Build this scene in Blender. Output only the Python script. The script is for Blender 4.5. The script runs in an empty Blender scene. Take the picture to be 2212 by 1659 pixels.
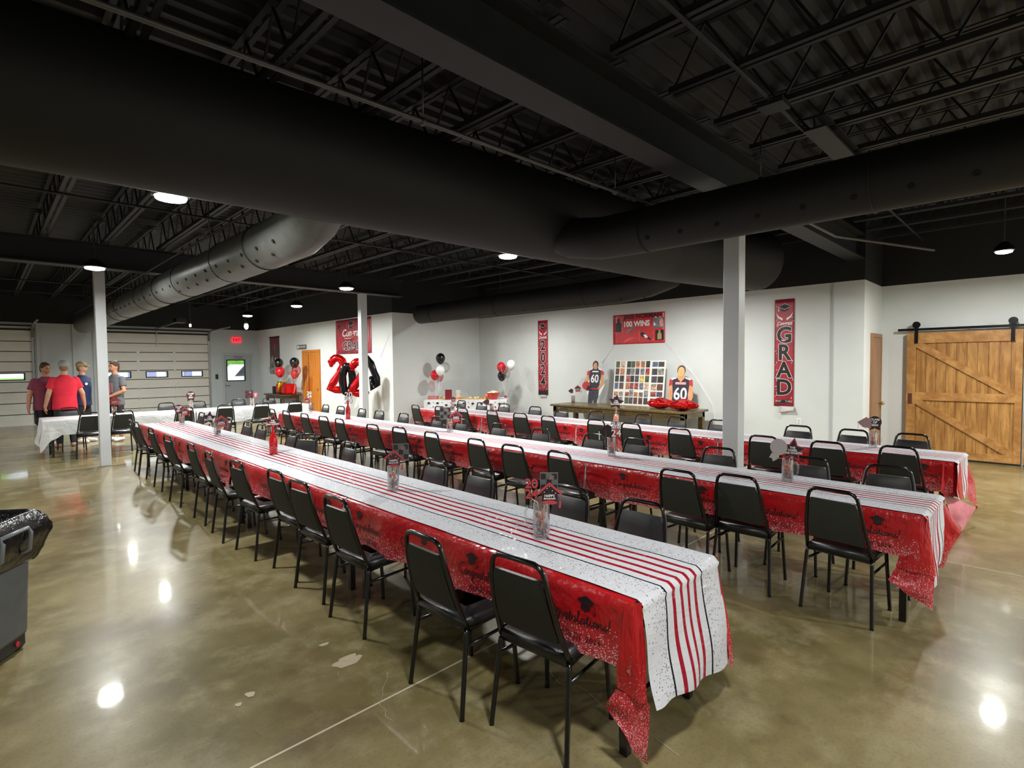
import bpy, bmesh, math, random
from mathutils import Vector, Matrix, noise
random.seed(11)
PI = math.pi
C = bpy.context.scene.collection
# ---------------------------------------------------------------- camera solve
F, CX, CY, CAMH = 1155.0, 1106.0, 829.5, 1.75
_dn = Vector((280.0, 30580.0, F)).normalized()
_up = -_dn
_x = -40.0 - CX
_Y = Vector((_x, -(_dn.x*_x + _dn.z*F)/_dn.y, F)).normalized()
_X = _Y.cross(_up)
if _X.z < 0: _X = -_X
MW = Matrix((_X, _Y, _up))
def ray(px, py): return MW @ Vector((px-CX, py-CY, F))
def onz(px, py, z):
    r = ray(px, py); t = (z-CAMH)/r.z
    return Vector((r.x*t, r.y*t, z))
def onx(px, py, X):
    r = ray(px, py); t = X/r.x
    return Vector((X, r.y*t, CAMH+r.z*t))
def ony(px, py, Y):
    r = ray(px, py); t = Y/r.y
    return Vector((r.x*t, Y, CAMH+r.z*t))
cam = bpy.data.cameras.new('camera')
camo = bpy.data.objects.new('camera', cam); C.objects.link(camo)
cam.sensor_fit = 'HORIZONTAL'; cam.sensor_width = 36.0; cam.lens = F/2212*36.0
cam.clip_start = 0.02; cam.clip_end = 300
R = MW @ Matrix(((1,0,0),(0,-1,0),(0,0,-1)))
camo.matrix_world = Matrix.Translation((0,0,CAMH)) @ R.to_4x4()
bpy.context.scene.camera = camo
# ---------------------------------------------------------------- materials
def lin(c):
    return tuple((x/255/12.92 if x/255 <= .04045 else ((x/255+.055)/1.055)**2.4) for x in c)
class NT:
    """small helper around a node tree"""
    def __init__(s, m):
        s.m = m; s.t = m.node_tree; s.n = s.t.nodes; s.l = s.t.links
        s.b = s.n['Principled BSDF']
    def node(s, typ, **kw):
        n = s.n.new(typ)
        for k, v in kw.items():
            if hasattr(n, k): setattr(n, k, v)
        return n
    def link(s, a, b): s.l.new(a, b)
    def math(s, op, a, b=None, c=None, clamp=False):
        n = s.n.new('ShaderNodeMath'); n.operation = op; n.use_clamp = clamp
        for i, v in enumerate((a, b, c)):
            if v is None: continue
            if isinstance(v, (int, float)): n.inputs[i].default_value = v
            else: s.l.new(v, n.inputs[i])
        return n.outputs[0]
    def mix(s, f, a, b):
        n = s.n.new('ShaderNodeMix'); n.data_type = 'RGBA'
        for i, v in ((0, f), (6, a), (7, b)):
            if isinstance(v, (int, float)): n.inputs[i].default_value = v
            elif isinstance(v, tuple): n.inputs[i].default_value = (*v[:3], 1)
            else: s.l.new(v, n.inputs[i])
        return n.outputs[2]
    def noise(s, scale, detail=2, rough=.5, vec=None, dim='3D'):
        n = s.n.new('ShaderNodeTexNoise'); n.inputs['Scale'].default_value = scale
        n.inputs['Detail'].default_value = detail; n.inputs['Roughness'].default_value = rough
        if vec is not None: s.l.new(vec, n.inputs['Vector'])
        return n.outputs['Fac']
    def coord(s, which='Object'):
        return s.n.new('ShaderNodeTexCoord').outputs[which]
    def ramp(s, f, p0, p1, smooth=True):
        n = s.n.new('ShaderNodeMapRange'); n.inputs[1].default_value = p0; n.inputs[2].default_value = p1
        if smooth: n.interpolation_type = 'SMOOTHSTEP'
        s.l.new(f, n.inputs[0]); return n.outputs[0]
    def bump(s, h, strength=.2, dist=.01):
        n = s.n.new('ShaderNodeBump'); n.inputs['Strength'].default_value = strength
        n.inputs['Distance'].default_value = dist
        s.l.new(h, n.inputs['Height']); s.l.new(n.outputs[0], s.b.inputs['Normal']); return n
MATS = {}
def mat(name, col, rough=.5, metal=0., spec=.5, var=0., vscale=6., bump=0., bscale=60., coat=0., emit=None, es=0., srgb=True):
    if name in MATS: return MATS[name]
    m = bpy.data.materials.new(name); m.use_nodes = True; N = NT(m)
    c = lin(col) if srgb else col
    N.b.inputs['Base Color'].default_value = (*c, 1)
    N.b.inputs['Roughness'].default_value = rough; N.b.inputs['Metallic'].default_value = metal
    N.b.inputs['Specular IOR Level'].default_value = spec
    if coat: N.b.inputs['Coat Weight'].default_value = coat; N.b.inputs['Coat Roughness'].default_value = .08
    if var:
        f = N.noise(vscale, 3, .6, N.coord())
        N.link(N.mix(N.ramp(f, .3, .7), tuple(x*(1-var) for x in c), tuple(min(1, x*(1+var)) for x in c)), N.b.inputs['Base Color'])
    if bump:
        N.bump(N.noise(bscale, 3, .6, N.coord()), bump)
    if emit:
        N.b.inputs['Emission Color'].default_value = (*lin(emit), 1); N.b.inputs['Emission Strength'].default_value = es
    MATS[name] = m
    return m
M_frame = mat('black_enamel', (10,10,11), .2, spec=.6)
M_padf = mat('black_vinyl', (34,36,38), .42, var=.12, bump=.12, bscale=220)
M_padb = mat('charcoal_back', (36,38,34), .7, var=.08, vscale=20, bump=.1, bscale=400)
M_seat = mat('seat_vinyl', (24,25,27), .33, var=.15, bump=.15, bscale=160)
M_wall = mat('wall_paint', (214,217,216), .6, var=.025, vscale=1.2, bump=.05, bscale=90)
M_wallg = mat('garage_wall_paint', (176,182,184), .55, var=.03, vscale=1.5)
M_black = mat('black_paint', (19,20,21), .75, var=.2, vscale=3)
M_blackm = mat('black_steel', (25,27,29), .6, var=.2, vscale=4)
M_deck = mat('black_deck', (20,22,25), .6, var=.3, vscale=2)
M_duct = mat('black_duct_paint', (17,18,19), .65, var=.1, vscale=2)
M_ductl = mat('grey_duct_skin', (92,94,92), .42, var=.12, vscale=5, bump=.35, bscale=7)
M_pipe = mat('dark_pipe', (80,80,80), .35, metal=.5)
M_col = mat('column_paint', (200,203,206), .4, var=.02, vscale=3)
M_white = mat('white_plastic', (232,233,232), .35)
M_gdoor = mat('garage_door_panel', (206,203,194), .45, var=.03, vscale=2)
M_gdark = mat('dark_gasket', (30,30,30), .7)
M_steel = mat('galvanised_steel', (150,152,152), .35, metal=.8)
M_chrome = mat('chrome', (215,215,215), .15, metal=1)
M_tabtop = mat('folding_table_top', (200,200,198), .5)
M_red = mat('red_plastic_sheet', (196,24,30), .25)
M_redd = mat('dark_red', (120,22,34), .4)
M_ink = mat('black_ink', (22,20,24), .5)
M_whp = mat('white_print', (236,234,232), .5)
M_redp = mat('red_print', (190,42,52), .5)
M_pinkp = mat('pink_print', (226,160,160), .5)
M_gold = mat('gold_foil', (214,180,40), .2, metal=.9)
M_redfoil = mat('red_foil', (205,24,28), .2, metal=.75, bump=.25, bscale=14)
M_blkfoil = mat('black_foil', (24,24,26), .15, metal=.5, bump=.25, bscale=14)
M_blkbal = mat('black_balloon', (18,18,20), .12, coat=.5)
M_redbal = mat('red_balloon', (200,24,40), .16, coat=.5)
M_whbal = mat('white_balloon', (238,238,238), .2, coat=.5)
M_cord = mat('white_cord', (240,240,240), .5)
M_skin = mat('skin', (206,156,128), .5, var=.06, vscale=12)
M_skin2 = mat('tanned_skin', (184,128,98), .5, var=.06, vscale=12)
M_liner = mat('bin_liner', (24,24,28), .2, spec=.7, bump=1.0, bscale=22)
M_bin = mat('grey_bin_plastic', (96,100,104), .45, var=.06, vscale=8)

def glassy(name, tint=(1,1,1), base=.08, rough=.02):
    m = bpy.data.materials.new(name); m.use_nodes = True; t = m.node_tree; n = t.nodes; n.clear()
    o = n.new('ShaderNodeOutputMaterial'); mx = n.new('ShaderNodeMixShader')
    tr = n.new('ShaderNodeBsdfTransparent'); gl = n.new('ShaderNodeBsdfGlossy')
    tr.inputs[0].default_value = (*tint, 1); gl.inputs['Roughness'].default_value = rough
    lw = n.new('ShaderNodeLayerWeight'); lw.inputs[0].default_value = .35
    ma = n.new('ShaderNodeMath'); ma.operation = 'MULTIPLY_ADD'; ma.inputs[1].default_value = .7; ma.inputs[2].default_value = base
    t.links.new(lw.outputs['Facing'], ma.inputs[0]); t.links.new(ma.outputs[0], mx.inputs[0])
    t.links.new(tr.outputs[0], mx.inputs[1]); t.links.new(gl.outputs[0], mx.inputs[2]); t.links.new(mx.outputs[0], o.inputs[0])
    return m
M_glass = glassy('clear_glass', (.93,.95,.95))
M_pane = glassy('window_glass', (.95,.97,.97), .04)
M_clearbal = glassy('clear_balloon_skin', (.93,.93,.93), .06, .05)
M_pinkbal = glassy('pink_balloon_skin', (.93,.55,.6), .06, .05)
M_redglass = glassy('red_glass', (.75,.03,.04), .1, .05)

def floor_mat():
    m = bpy.data.materials.new('polished_concrete'); m.use_nodes = True; N = NT(m); co = N.coord()
    f1 = N.noise(.55, 5, .62, co); f2 = N.noise(3.2, 5, .65, co); f3 = N.noise(60, 2, .5, co)
    a = N.mix(N.ramp(f1, .38, .62), lin((106,96,61)), lin((138,125,90)))
    b = N.mix(N.math('MULTIPLY', N.ramp(f2, .45, .68), .6), a, lin((154,144,112)))
    f4 = N.noise(1.3, 4, .6, co)
    b = N.mix(N.math('MULTIPLY', N.ramp(f4, .5, .68), .6), b, lin((92,76,52)))
    d = N.mix(N.math('MULTIPLY', N.ramp(f3, .45, .75), .25), b, lin((84,74,50)))
    N.link(d, N.b.inputs['Base Color'])
    r = N.math('MULTIPLY_ADD', N.noise(1.7, 4, .6, co), .2, .2)
    N.link(r, N.b.inputs['Roughness']); N.b.inputs['Specular IOR Level'].default_value = .18
    N.b.inputs['Coat Weight'].default_value = .4; N.b.inputs['Coat Roughness'].default_value = .055
    bm = N.bump(N.noise(2.4, 3, .5, co), .06, .02)
    N.link(bm.outputs[0], N.b.inputs['Coat Normal'])
    return m
M_floor = floor_mat()

def cloth_mat(name, hem):
    # UV: x = distance along the table (m), y = signed distance below the table edge (m, 0 at the edge)
    m = bpy.data.materials.new(name); m.use_nodes = True; N = NT(m)
    uv = N.coord('UV'); sp = N.node('ShaderNodeSeparateXYZ'); N.link(uv, sp.inputs[0])
    d = sp.outputs[1]
    vo = N.node('ShaderNodeTexVoronoi'); vo.inputs['Scale'].default_value = 150; N.link(uv, vo.inputs['Vector'])
    rnd = N.node('ShaderNodeSeparateColor'); N.link(vo.outputs['Color'], rnd.inputs[0])
    dens = N.math('POWER', N.ramp(d, hem*.38, hem*1.06, False), 1.7)
    pick = N.math('LESS_THAN', rnd.outputs[0], N.math('MULTIPLY', dens, .85))
    dot = N.math('LESS_THAN', vo.outputs['Distance'], .38)
    f = N.math('MULTIPLY', pick, dot)
    base = N.mix(N.math('MULTIPLY', dens, .5), lin((186,28,34)), lin((198,92,104)))
    N.link(N.mix(f, base, lin((244,225,225))), N.b.inputs['Base Color'])
    N.b.inputs['Roughness'].default_value = .24; N.b.inputs['Specular IOR Level'].default_value = .55
    n1 = N.noise(5, 3, .55, uv); n2 = N.noise(24, 2, .5, uv)
    N.bump(N.math('ADD', n1, N.math('MULTIPLY', n2, .3)), .55, .035)
    # thin plastic lets some light through
    tr = N.node('ShaderNodeBsdfTranslucent'); tr.inputs[0].default_value = (*lin((215,30,30)), 1)
    mx = N.node('ShaderNodeMixShader'); mx.inputs[0].default_value = .14
    out = N.n['Material Output']
    N.link(N.b.outputs[0], mx.inputs[1]); N.link(tr.outputs[0], mx.inputs[2]); N.link(mx.outputs[0], out.inputs[0])
    return m
M_cloth = cloth_mat('red_plastic_cloth', .28)
M_clothc = cloth_mat('red_plastic_cloth_corner', .60)
M_clothu = mat('pink_cloth_underside', (206,120,132), .4, var=.15, vscale=9)

def runner_mat(name):
    m = bpy.data.materials.new(name); m.use_nodes = True; N = NT(m)
    uv = N.coord('UV'); sp = N.node('ShaderNodeSeparateXYZ'); N.link(uv, sp.inputs[0])
    wob = N.math('MULTIPLY_ADD', N.noise(1.6, 2, .5, uv), .012, -.006)
    x = N.math('ADD', sp.outputs[0], wob)
    def band(c, w): return N.math('LESS_THAN', N.math('ABSOLUTE', N.math('SUBTRACT', x, c)), w/2)
    col = None
    dz = N.math('ABSOLUTE', N.math('SUBTRACT', x, .36))
    vo = N.node('ShaderNodeTexVoronoi'); vo.inputs['Scale'].default_value = 105; N.link(uv, vo.inputs['Vector'])
    rnd = N.node('ShaderNodeSeparateColor'); N.link(vo.outputs['Color'], rnd.inputs[0])
    dens = N.ramp(dz, .36, .15, False)
    dots = N.math('MULTIPLY', N.math('LESS_THAN', rnd.outputs[0], N.math('MULTIPLY', dens, .75)), N.math('LESS_THAN', vo.outputs['Distance'], .30))
    dots = N.math('MULTIPLY', dots, N.math('GREATER_THAN', dz, .175))
    col = N.mix(dots, lin((200,200,207)), lin((56,54,60)))
    for c in (.255, .325, .395, .465): col = N.mix(band(c, .025), col, lin((150,24,42)))
    for c in (.19, .53): col = N.mix(band(c, .011), col, lin((22,20,30)))
    N.link(col, N.b.inputs['Base Color'])
    N.b.inputs['Roughness'].default_value = .7; N.b.inputs['Specular IOR Level'].default_value = .0
    mp = N.node('ShaderNodeMapping'); mp.inputs['Scale'].default_value = (2.2, 7, 1); N.link(uv, mp.inputs[0])
    n1 = N.noise(1.6, 2, .5, mp.outputs[0]); rd = N.math('ABSOLUTE', N.math('SUBTRACT', n1, .5))
    rd = N.math('SUBTRACT', 1, N.math('MULTIPLY', rd, 18, clamp=True))
    n2 = N.noise(26, 2, .5, uv)
    cb = N.node('ShaderNodeBump'); cb.inputs['Strength'].default_value = .9; cb.inputs['Distance'].default_value = .02
    N.link(N.math('ADD', N.math('MULTIPLY', rd, .8), N.math('MULTIPLY', n2, .3)), cb.inputs['Height'])
    N.bump(N.math('ADD', N.math('MULTIPLY', rd, .5), N.math('MULTIPLY', n2, .3)), .12, .012)
    N.b.inputs['Coat Weight'].default_value = .25; N.b.inputs['Coat Roughness'].default_value = .03
    N.link(cb.outputs[0], N.b.inputs['Coat Normal'])
    return m
M_runner = runner_mat('striped_runner')
def plain_cloth():
    m = mat('white_plastic_cloth', (228,229,231), .35)
    N = NT(m); N.bump(N.noise(6, 3, .6, N.coord()), .5, .03); return m
M_wcloth = plain_cloth()
def wood(name, c1, c2, scale=(14,14,1.2), rough=.45, knots=True):
    m = bpy.data.materials.new(name); m.use_nodes = True; N = NT(m); co = N.coord()
    mp = N.node('ShaderNodeMapping'); mp.inputs['Scale'].default_value = scale; N.link(co, mp.inputs[0])
    f = N.noise(1.6, 5, .65, mp.outputs[0]); g = N.noise(5, 3, .5, mp.outputs[0])
    a = N.mix(N.ramp(f, .35, .68), lin(c1), lin(c2))
    a = N.mix(N.math('MULTIPLY', N.ramp(g, .55, .75), .35), a, tuple(x*.55 for x in lin(c1)))
    if knots:
        k = N.noise(2.2, 2, .5, co)
        a = N.mix(N.math('MULTIPLY', N.ramp(k, .64, .74), .6), a, tuple(x*.4 for x in lin(c1)))
    N.link(a, N.b.inputs['Base Color']); N.b.inputs['Roughness'].default_value = rough
    return m
M_barn = wood('knotty_pine', (138,92,42), (182,134,74), (9,9,1.1))
M_barnt = wood('pine_trim', (150,102,50), (186,138,80), (3,3,3))
M_oak = wood('orange_oak', (178,104,30), (204,130,52), (12,12,.8), knots=False)
M_birch = wood('brown_birch', (138,98,64), (164,122,84), (14,14,.8), knots=False)
M_desk = wood('olive_brown_wood', (92,76,44), (128,108,70), (2,12,12), .35)
M_walnut = wood('dark_walnut', (56,42,34), (84,64,50), (10,10,2), .4, False)

# ---------------------------------------------------------------- mesh builder
class MB:
    def __init__(s): s.v = []; s.f = []; s.mi = []; s.uv = {}; s.sm = []
    def add(s, vs, fs, mi=0, uvs=None, smooth=True):
        b = len(s.v); s.v += [tuple(v) for v in vs]
        for f in fs:
            if uvs: s.uv[len(s.f)] = [uvs[i] for i in f]
            s.f.append([b+i for i in f]); s.mi.append(mi); s.sm.append(smooth)
        return s
    def box(s, x0, y0, z0, x1, y1, z1, mi=0):
        v = [(x0,y0,z0),(x1,y0,z0),(x1,y1,z0),(x0,y1,z0),(x0,y0,z1),(x1,y0,z1),(x1,y1,z1),(x0,y1,z1)]
        return s.add(v, [(0,3,2,1),(4,5,6,7),(0,1,5,4),(1,2,6,5),(2,3,7,6),(3,0,4,7)], mi, smooth=False)
    def bar(s, p, q, w, h=None, mi=0, up=(0,0,1)):
        p = Vector(p); q = Vector(q); h = h or w; d = (q-p).normalized(); u = Vector(up)
        if abs(d.dot(u)) > .98: u = Vector((1,0,0))
        r = d.cross(u).normalized(); u = r.cross(d)
        v = [a+r*sx*w/2+u*sy*h/2 for a in (p, q) for sx, sy in ((-1,-1),(1,-1),(1,1),(-1,1))]
        return s.add(v, [(0,3,2,1),(4,5,6,7),(0,1,5,4),(1,2,6,5),(2,3,7,6),(3,0,4,7)], mi, smooth=False)
    def tube(s, pts, r, n=10, mi=0, closed=False, cap=True, ell=None):
        pts = [Vector(p) for p in pts]; k = len(pts)
        rs = r if isinstance(r, (list, tuple)) else [r]*k
        vs = []; prev = None
        for i, p in enumerate(pts):
            if closed: t = pts[(i+1) % k]-pts[i-1]
            else: t = pts[min(i+1, k-1)]-pts[max(i-1, 0)]
            if t.length < 1e-9: t = Vector((0,0,1))
            t.normalize()
            if prev is None:
                a = Vector((0,0,1)) if abs(t.z) < .9 else Vector((1,0,0))
                u = t.cross(a).normalized()
            else:
                u = prev - t*prev.dot(t)
                u = u.normalized() if u.length > 1e-6 else t.orthogonal().normalized()
            prev = u; w = t.cross(u)
            for j in range(n):
                a = 2*PI*j/n; vs.append(p+(u*math.cos(a)+w*math.sin(a))*rs[i])
        fs = []
        for i in range(k if closed else k-1):
            for j in range(n):
                i2 = (i+1) % k
                fs.append((i*n+j, i*n+(j+1) % n, i2*n+(j+1) % n, i2*n+j))
        if cap and not closed:
            fs.append(tuple(range(n))[::-1]); fs.append(tuple((k-1)*n+j for j in range(n)))
        return s.add(vs, fs, mi)
    def lathe(s, prof, n=20, c=(0,0,0), mi=0, cap=True):
        vs = []; fs = []
        for r, z in prof:
            for j in range(n):
                a = 2*PI*j/n; vs.append((c[0]+r*math.cos(a), c[1]+r*math.sin(a), c[2]+z))
        for i in range(len(prof)-1):
            for j in range(n): fs.append((i*n+j, i*n+(j+1) % n, (i+1)*n+(j+1) % n, (i+1)*n+j))
        if cap:
            fs.append(tuple(range(n))[::-1]); fs.append(tuple((len(prof)-1)*n+j for j in range(n)))
        return s.add(vs, fs, mi)
    def ball(s, c, r, n=16, m=10, mi=0, sc=(1,1,1)):
        vs = [(c[0], c[1], c[2]-r*sc[2])]; fs = []
        for i in range(1, m):
            t = -PI/2+PI*i/m
            for j in range(n):
                a = 2*PI*j/n; vs.append((c[0]+r*sc[0]*math.cos(t)*math.cos(a), c[1]+r*sc[1]*math.cos(t)*math.sin(a), c[2]+r*sc[2]*math.sin(t)))
        vs.append((c[0], c[1], c[2]+r*sc[2]))
        for j in range(n): fs.append((0, 1+(j+1) % n, 1+j))
        for i in range(m-2):
            for j in range(n): fs.append((1+i*n+j, 1+i*n+(j+1) % n, 1+(i+1)*n+(j+1) % n, 1+(i+1)*n+j))
        L = len(vs)-1
        for j in range(n): fs.append((L, L-n+j, L-n+(j+1) % n))
        return s.add(vs, fs, mi)
    def prism(s, pts, d, mi=0, mi2=None):
        """closed planar outline extruded by vector d (list of 3D points)"""
        n = len(pts); d = Vector(d); vs = [Vector(p) for p in pts]+[Vector(p)+d for p in pts]
        fs = [tuple(range(n))[::-1], tuple(range(n, 2*n))]+[(i, (i+1) % n, n+(i+1) % n, n+i) for i in range(n)]
        return s.add(vs, fs, mi, smooth=False)
    def grid(s, fn, us, vs_, mi=0, uvf=None, smooth=True):
        nu, nv = len(us), len(vs_); P = []; UV = []
        for u in us:
            for v in vs_:
                P.append(fn(u, v)); UV.append(uvf(u, v) if uvf else (u, v))
        fs = [(i*nv+j, (i+1)*nv+j, (i+1)*nv+j+1, i*nv+j+1) for i in range(nu-1) for j in range(nv-1)]
        return s.add(P, fs, mi, UV, smooth)
    def build(s, name, mats, parent=None, smooth=False, bevel=0., solid=0., loc=None, rotz=None, auto=False):
        me = bpy.data.meshes.new(name); me.from_pydata([tuple(v) for v in s.v], [], s.f)
        if not isinstance(mats, (list, tuple)): mats = [mats]
        for m in mats: me.materials.append(m)
        if s.uv:
            ul = me.uv_layers.new(name='UVMap')
            for i, p in enumerate(me.polygons):
                if i in s.uv:
                    for li, c in zip(p.loop_indices, s.uv[i]): ul.data[li].uv = (c[0], c[1])
        for i, p in enumerate(me.polygons):
            p.material_index = s.mi[i]; p.use_smooth = bool(smooth and s.sm[i])
        me.validate(); me.update()
        o = bpy.data.objects.new(name, me); C.objects.link(o)
        if parent is not None: o.parent = parent
        if bevel:
            b = o.modifiers.new('bevel', 'BEVEL'); b.width = bevel; b.segments = 2; b.limit_method = 'ANGLE'; b.angle_limit = .6
        if solid:
            b = o.modifiers.new('solid', 'SOLIDIFY'); b.thickness = solid; b.offset = 0
        if loc is not None: o.location = loc
        if rotz is not None: o.rotation_euler = (0,0,rotz)
        return o
def tag(o, label=None, cat=None, group=None, kind=None):
    if label: o['label'] = label
    if cat: o['category'] = cat
    if group: o['group'] = group
    if kind: o['kind'] = kind
    return o
def thing(name, label, cat, loc=(0,0,0), rotz=0., group=None):
    o = bpy.data.objects.new(name, None); C.objects.link(o); o.empty_display_size = .1
    o.location = loc; o.rotation_euler = (0,0,rotz)
    return tag(o, label, cat, group)
def struct(name, mb, mats, parent=None, **kw):
    o = mb.build(name, mats, parent, **kw)
    if parent is None: o['kind'] = 'structure'
    return o
def dup(root, loc, rotz, label=None, group=None):
    r = root.copy(); C.objects.link(r); r.location = loc; r.rotation_euler = (0,0,rotz)
    if label: r['label'] = label
    if group: r['group'] = group
    for ch in list(root.children):
        c = ch.copy(); C.objects.link(c); c.parent = r
        for g in ch.children:
            d = g.copy(); C.objects.link(d); d.parent = c
    return r
def text_mesh(body, size, depth=.002, offset=0., shear=0., align='CENTER', spacing=1.0):
    cu = bpy.data.curves.new('txt', 'FONT'); cu.body = body; cu.size = size; cu.extrude = depth/2
    cu.offset = offset; cu.shear = shear; cu.align_x = align; cu.align_y = 'CENTER'; cu.resolution_u = 3
    cu.space_character = spacing
    o = bpy.data.objects.new('txt', cu); C.objects.link(o)
    dg = bpy.context.evaluated_depsgraph_get(); me = bpy.data.meshes.new_from_object(o.evaluated_get(dg))
    vs = [v.co.copy() for v in me.vertices]; fs = [tuple(p.vertices) for p in me.polygons]
    bpy.data.objects.remove(o); bpy.data.curves.remove(cu); bpy.data.meshes.remove(me)
    return vs, fs
def put_text(mb, body, size, origin, right, up, mi, sx=1., **kw):
    """add lettering to a builder on the plane origin / right / up"""
    o = Vector(origin); r = Vector(right).normalized(); u = Vector(up).normalized(); n = r.cross(u)
    vs, fs = text_mesh(body, size, **kw)
    mb.add([o+r*v.x*sx+u*v.y+n*v.z for v in vs], fs, mi, smooth=False)
def circ(c, r, a, b, n=20, ra=None):
    c = Vector(c); a = Vector(a); b = Vector(b)
    return [c+a*math.cos(2*PI*i/n)*r+b*math.sin(2*PI*i/n)*(ra or r) for i in range(n)]
def lerp(a, b, t): return a+(b-a)*t
def fr(a, b, n): return [a+(b-a)*i/(n-1) for i in range(n)]
# ================================================================ ROOM SHELL
XA, XC, XD, YB, YR, YG, HW = 7.75, 10.8, 12.1, 12.3, 2.28, 22.0, 3.14
HC = 4.42
fl = MB().box(-7.2, -5.2, -.12, 12.3, 22.15, 0)
floor = struct('floor', fl, M_floor)
tag(floor, 'glossy olive brown polished concrete floor of the hall', 'floor')
M_joint = mat('pale_joint_filler', (186,178,158), .35)
M_crack = mat('crack_filler', (170,160,134), .4)
for nm, a, b in (('saw_cut_joint', (-7,2.42), (12.05,2.42)), ('saw_cut_joint', (-7,11.87), (7.7,11.87)), ('saw_cut_joint', (5.9,-5), (5.9,2.3))):
    m = MB()
    if a[1] == b[1]: m.box(a[0], a[1]-.006, .0, b[0], a[1]+.006, .0012)
    else: m.box(a[0]-.004, a[1], .0, a[0]+.004, b[1], .0012)
    m.build(nm, M_joint, floor)
def crack(pxs, w=.004, jit=.012):
    pts = [onz(x, y, 0) for x, y in pxs]; P = []
    for a, b in zip(pts, pts[1:]):
        n = max(2, int((b-a).length/.05))
        for i in range(n): P.append(a.lerp(b, i/n)+Vector((random.uniform(-jit, jit), random.uniform(-jit, jit), 0)))
    m = MB(); vs = []; fs = []
    for i, p in enumerate(P):
        q = P[min(i+1, len(P)-1)]-P[max(i-1, 0)]; n = Vector((-q.y, q.x, 0)).normalized()*w*random.uniform(.35, 1)
        vs += [p+n+Vector((0,0,.0012)), p-n+Vector((0,0,.0012))]
    for i in range(len(P)-1): fs.append((2*i, 2*i+1, 2*i+3, 2*i+2))
    m.add(vs, fs).build('floor_crack', M_crack, floor)
crack([(1175,1440), (1215,1480), (1255,1482), (1280,1508), (1335,1555), (1404,1586), (1440,1612), (1490,1650)], .0035)
crack([(845,1560), (822,1520), (838,1440)], .002)
m = MB()
for (px, py, rx, ry) in ((750,1430,.085,.05), (700,1392,.03,.02), (540,1500,.022,.03), (752,1421,.05,.035), (515,1522,.015,.02)):
    c = onz(px, py, .0012+.0002*len(m.f)); a = random.random()
    m.add([c+Vector((math.cos(t)*rx*(1+.25*math.sin(3*t+a)), math.sin(t)*ry*(1+.2*math.cos(2*t+a)), 0)) for t in [2*PI*i/14 for i in range(14)]], [tuple(range(14))], 0, smooth=False)
m.build('scuff_mark', mat('scuff', (172,160,134), .45), floor)

def wallpiece(name, boxes, mats, label):
    m = MB()
    for b in boxes: m.box(*b)
    o = struct(name, m, mats); o['label'] = label; o['category'] = 'wall'; return o
T = .14
def two(name, x0, y0, x1, y1, label, lower):
    m = MB(); m.box(x0, y0, 0, x1, y1, HW, 0); m.box(x0, y0, HW, x1, y1, HC, 1)
    o = struct(name, m, [lower, M_black]); o['label'] = label; o['category'] = 'wall'; return o
m = MB()
D1, D2, DE = (-2.2, 1.18), (2.70, 6.05), (6.47, 7.52)
for x0, x1 in ((-7.2, D1[0]), (D1[1], D2[0]), (D2[1], DE[0]), (DE[1], XA+T)): m.box(x0, YG, 0, x1, YG+T, HW, 0)
for x0, x1 in (D1, D2): m.box(x0, YG, 2.93, x1, YG+T, HW, 0)
m.box(DE[0], YG, 2.22, DE[1], YG+T, HW, 0)
m.box(-7.2, YG, HW, XA+T, YG+T, HC, 1)
o = struct('wall_garage', m, [M_wallg, M_black]); tag(o, 'grey end wall with two sectional garage doors and the exit door', 'wall')
two('wall_restroom', XA, YB, XA+T, YG, 'pale grey wall with the congrats grad banner and orange wood door', M_wall)
two('wall_alcove', XA+T, YB, XC, YB+T, 'short pale wall behind the left balloon cluster of the food table', M_wall)
two('wall_banner', XC, YR, XC+T, YB+T, 'long pale wall with the 2024 and GRAD banners', M_wall)
two('wall_return', XC+T, YR, XD, YR+T, 'short return wall with the narrow brown door', M_wall)
two('wall_barn', XD, -5.2, XD+T, YR+T, 'pale block wall behind the sliding barn door', M_wall)
two('wall_rear', -7.2, -5.2, XD, -5.2+T, 'pale wall behind the camera', M_wall)
two('wall_side', -7.2, -5.2+T, -7.2+T, YG, 'pale side wall out of frame to the left', M_wall)
# pilaster seam near the right end of the banner wall, trim at wall feet
struct('trim_1', MB().box(XC-.012, 2.75, 0, XC, 2.78, HW), M_wallg, loc=None)
for nm, b in (('baseboard_restroom', (XA-.012, YB, 0, XA, YG, .08)), ('baseboard_alcove', (XA, YB-.012, 0, XC, YB, .08)), ('baseboard_banner', (XC-.012, YR, 0, XC, YB-.012, .08))):
    struct(nm, MB().box(*b), mat('baseboard_grey', (150,154,156), .5))
# wall pilaster trims on the garage wall
for i, x in enumerate((1.22, 2.08, 2.60)):
    struct('trim_%d' % (i+2), MB().box(x, YG-.05, 0, x+.07, YG, HW), M_wallg)

# ---------------------------------------------------------------- ceiling: deck, girders, joists
m = MB(); xs = []; x = -7.2
prof = []
y = -5.2
while y < 22.15:
    prof += [(y, HC), (y+.05, HC+.04), (y+.11, HC+.04), (y+.16, HC)]; y += .2
vs = []; fs = []
for (yy, zz) in prof: vs += [(-7.2, yy, zz), (12.3, yy, zz)]
for i in range(len(prof)-1): fs.append((2*i, 2*i+1, 2*i+3, 2*i+2))
m.add(vs, fs, smooth=False); m.box(-7.2, -5.2, HC+.05, 12.3, 22.15, HC+.12)
ceiling = struct('ceiling', m, M_deck); tag(ceiling, 'black painted corrugated steel roof deck with open bar joists', 'ceiling')
def ibeam(y, z0, w, h, x0, x1):
    m = MB(); m.box(x0, y-w/2, z0, x1, y+w/2, z0+.02); m.box(x0, y-w/2, z0+h-.02, x1, y+w/2, z0+h)
    m.box(x0, y-.008, z0+.02, x1, y+.008, z0+h-.02); return m
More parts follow.
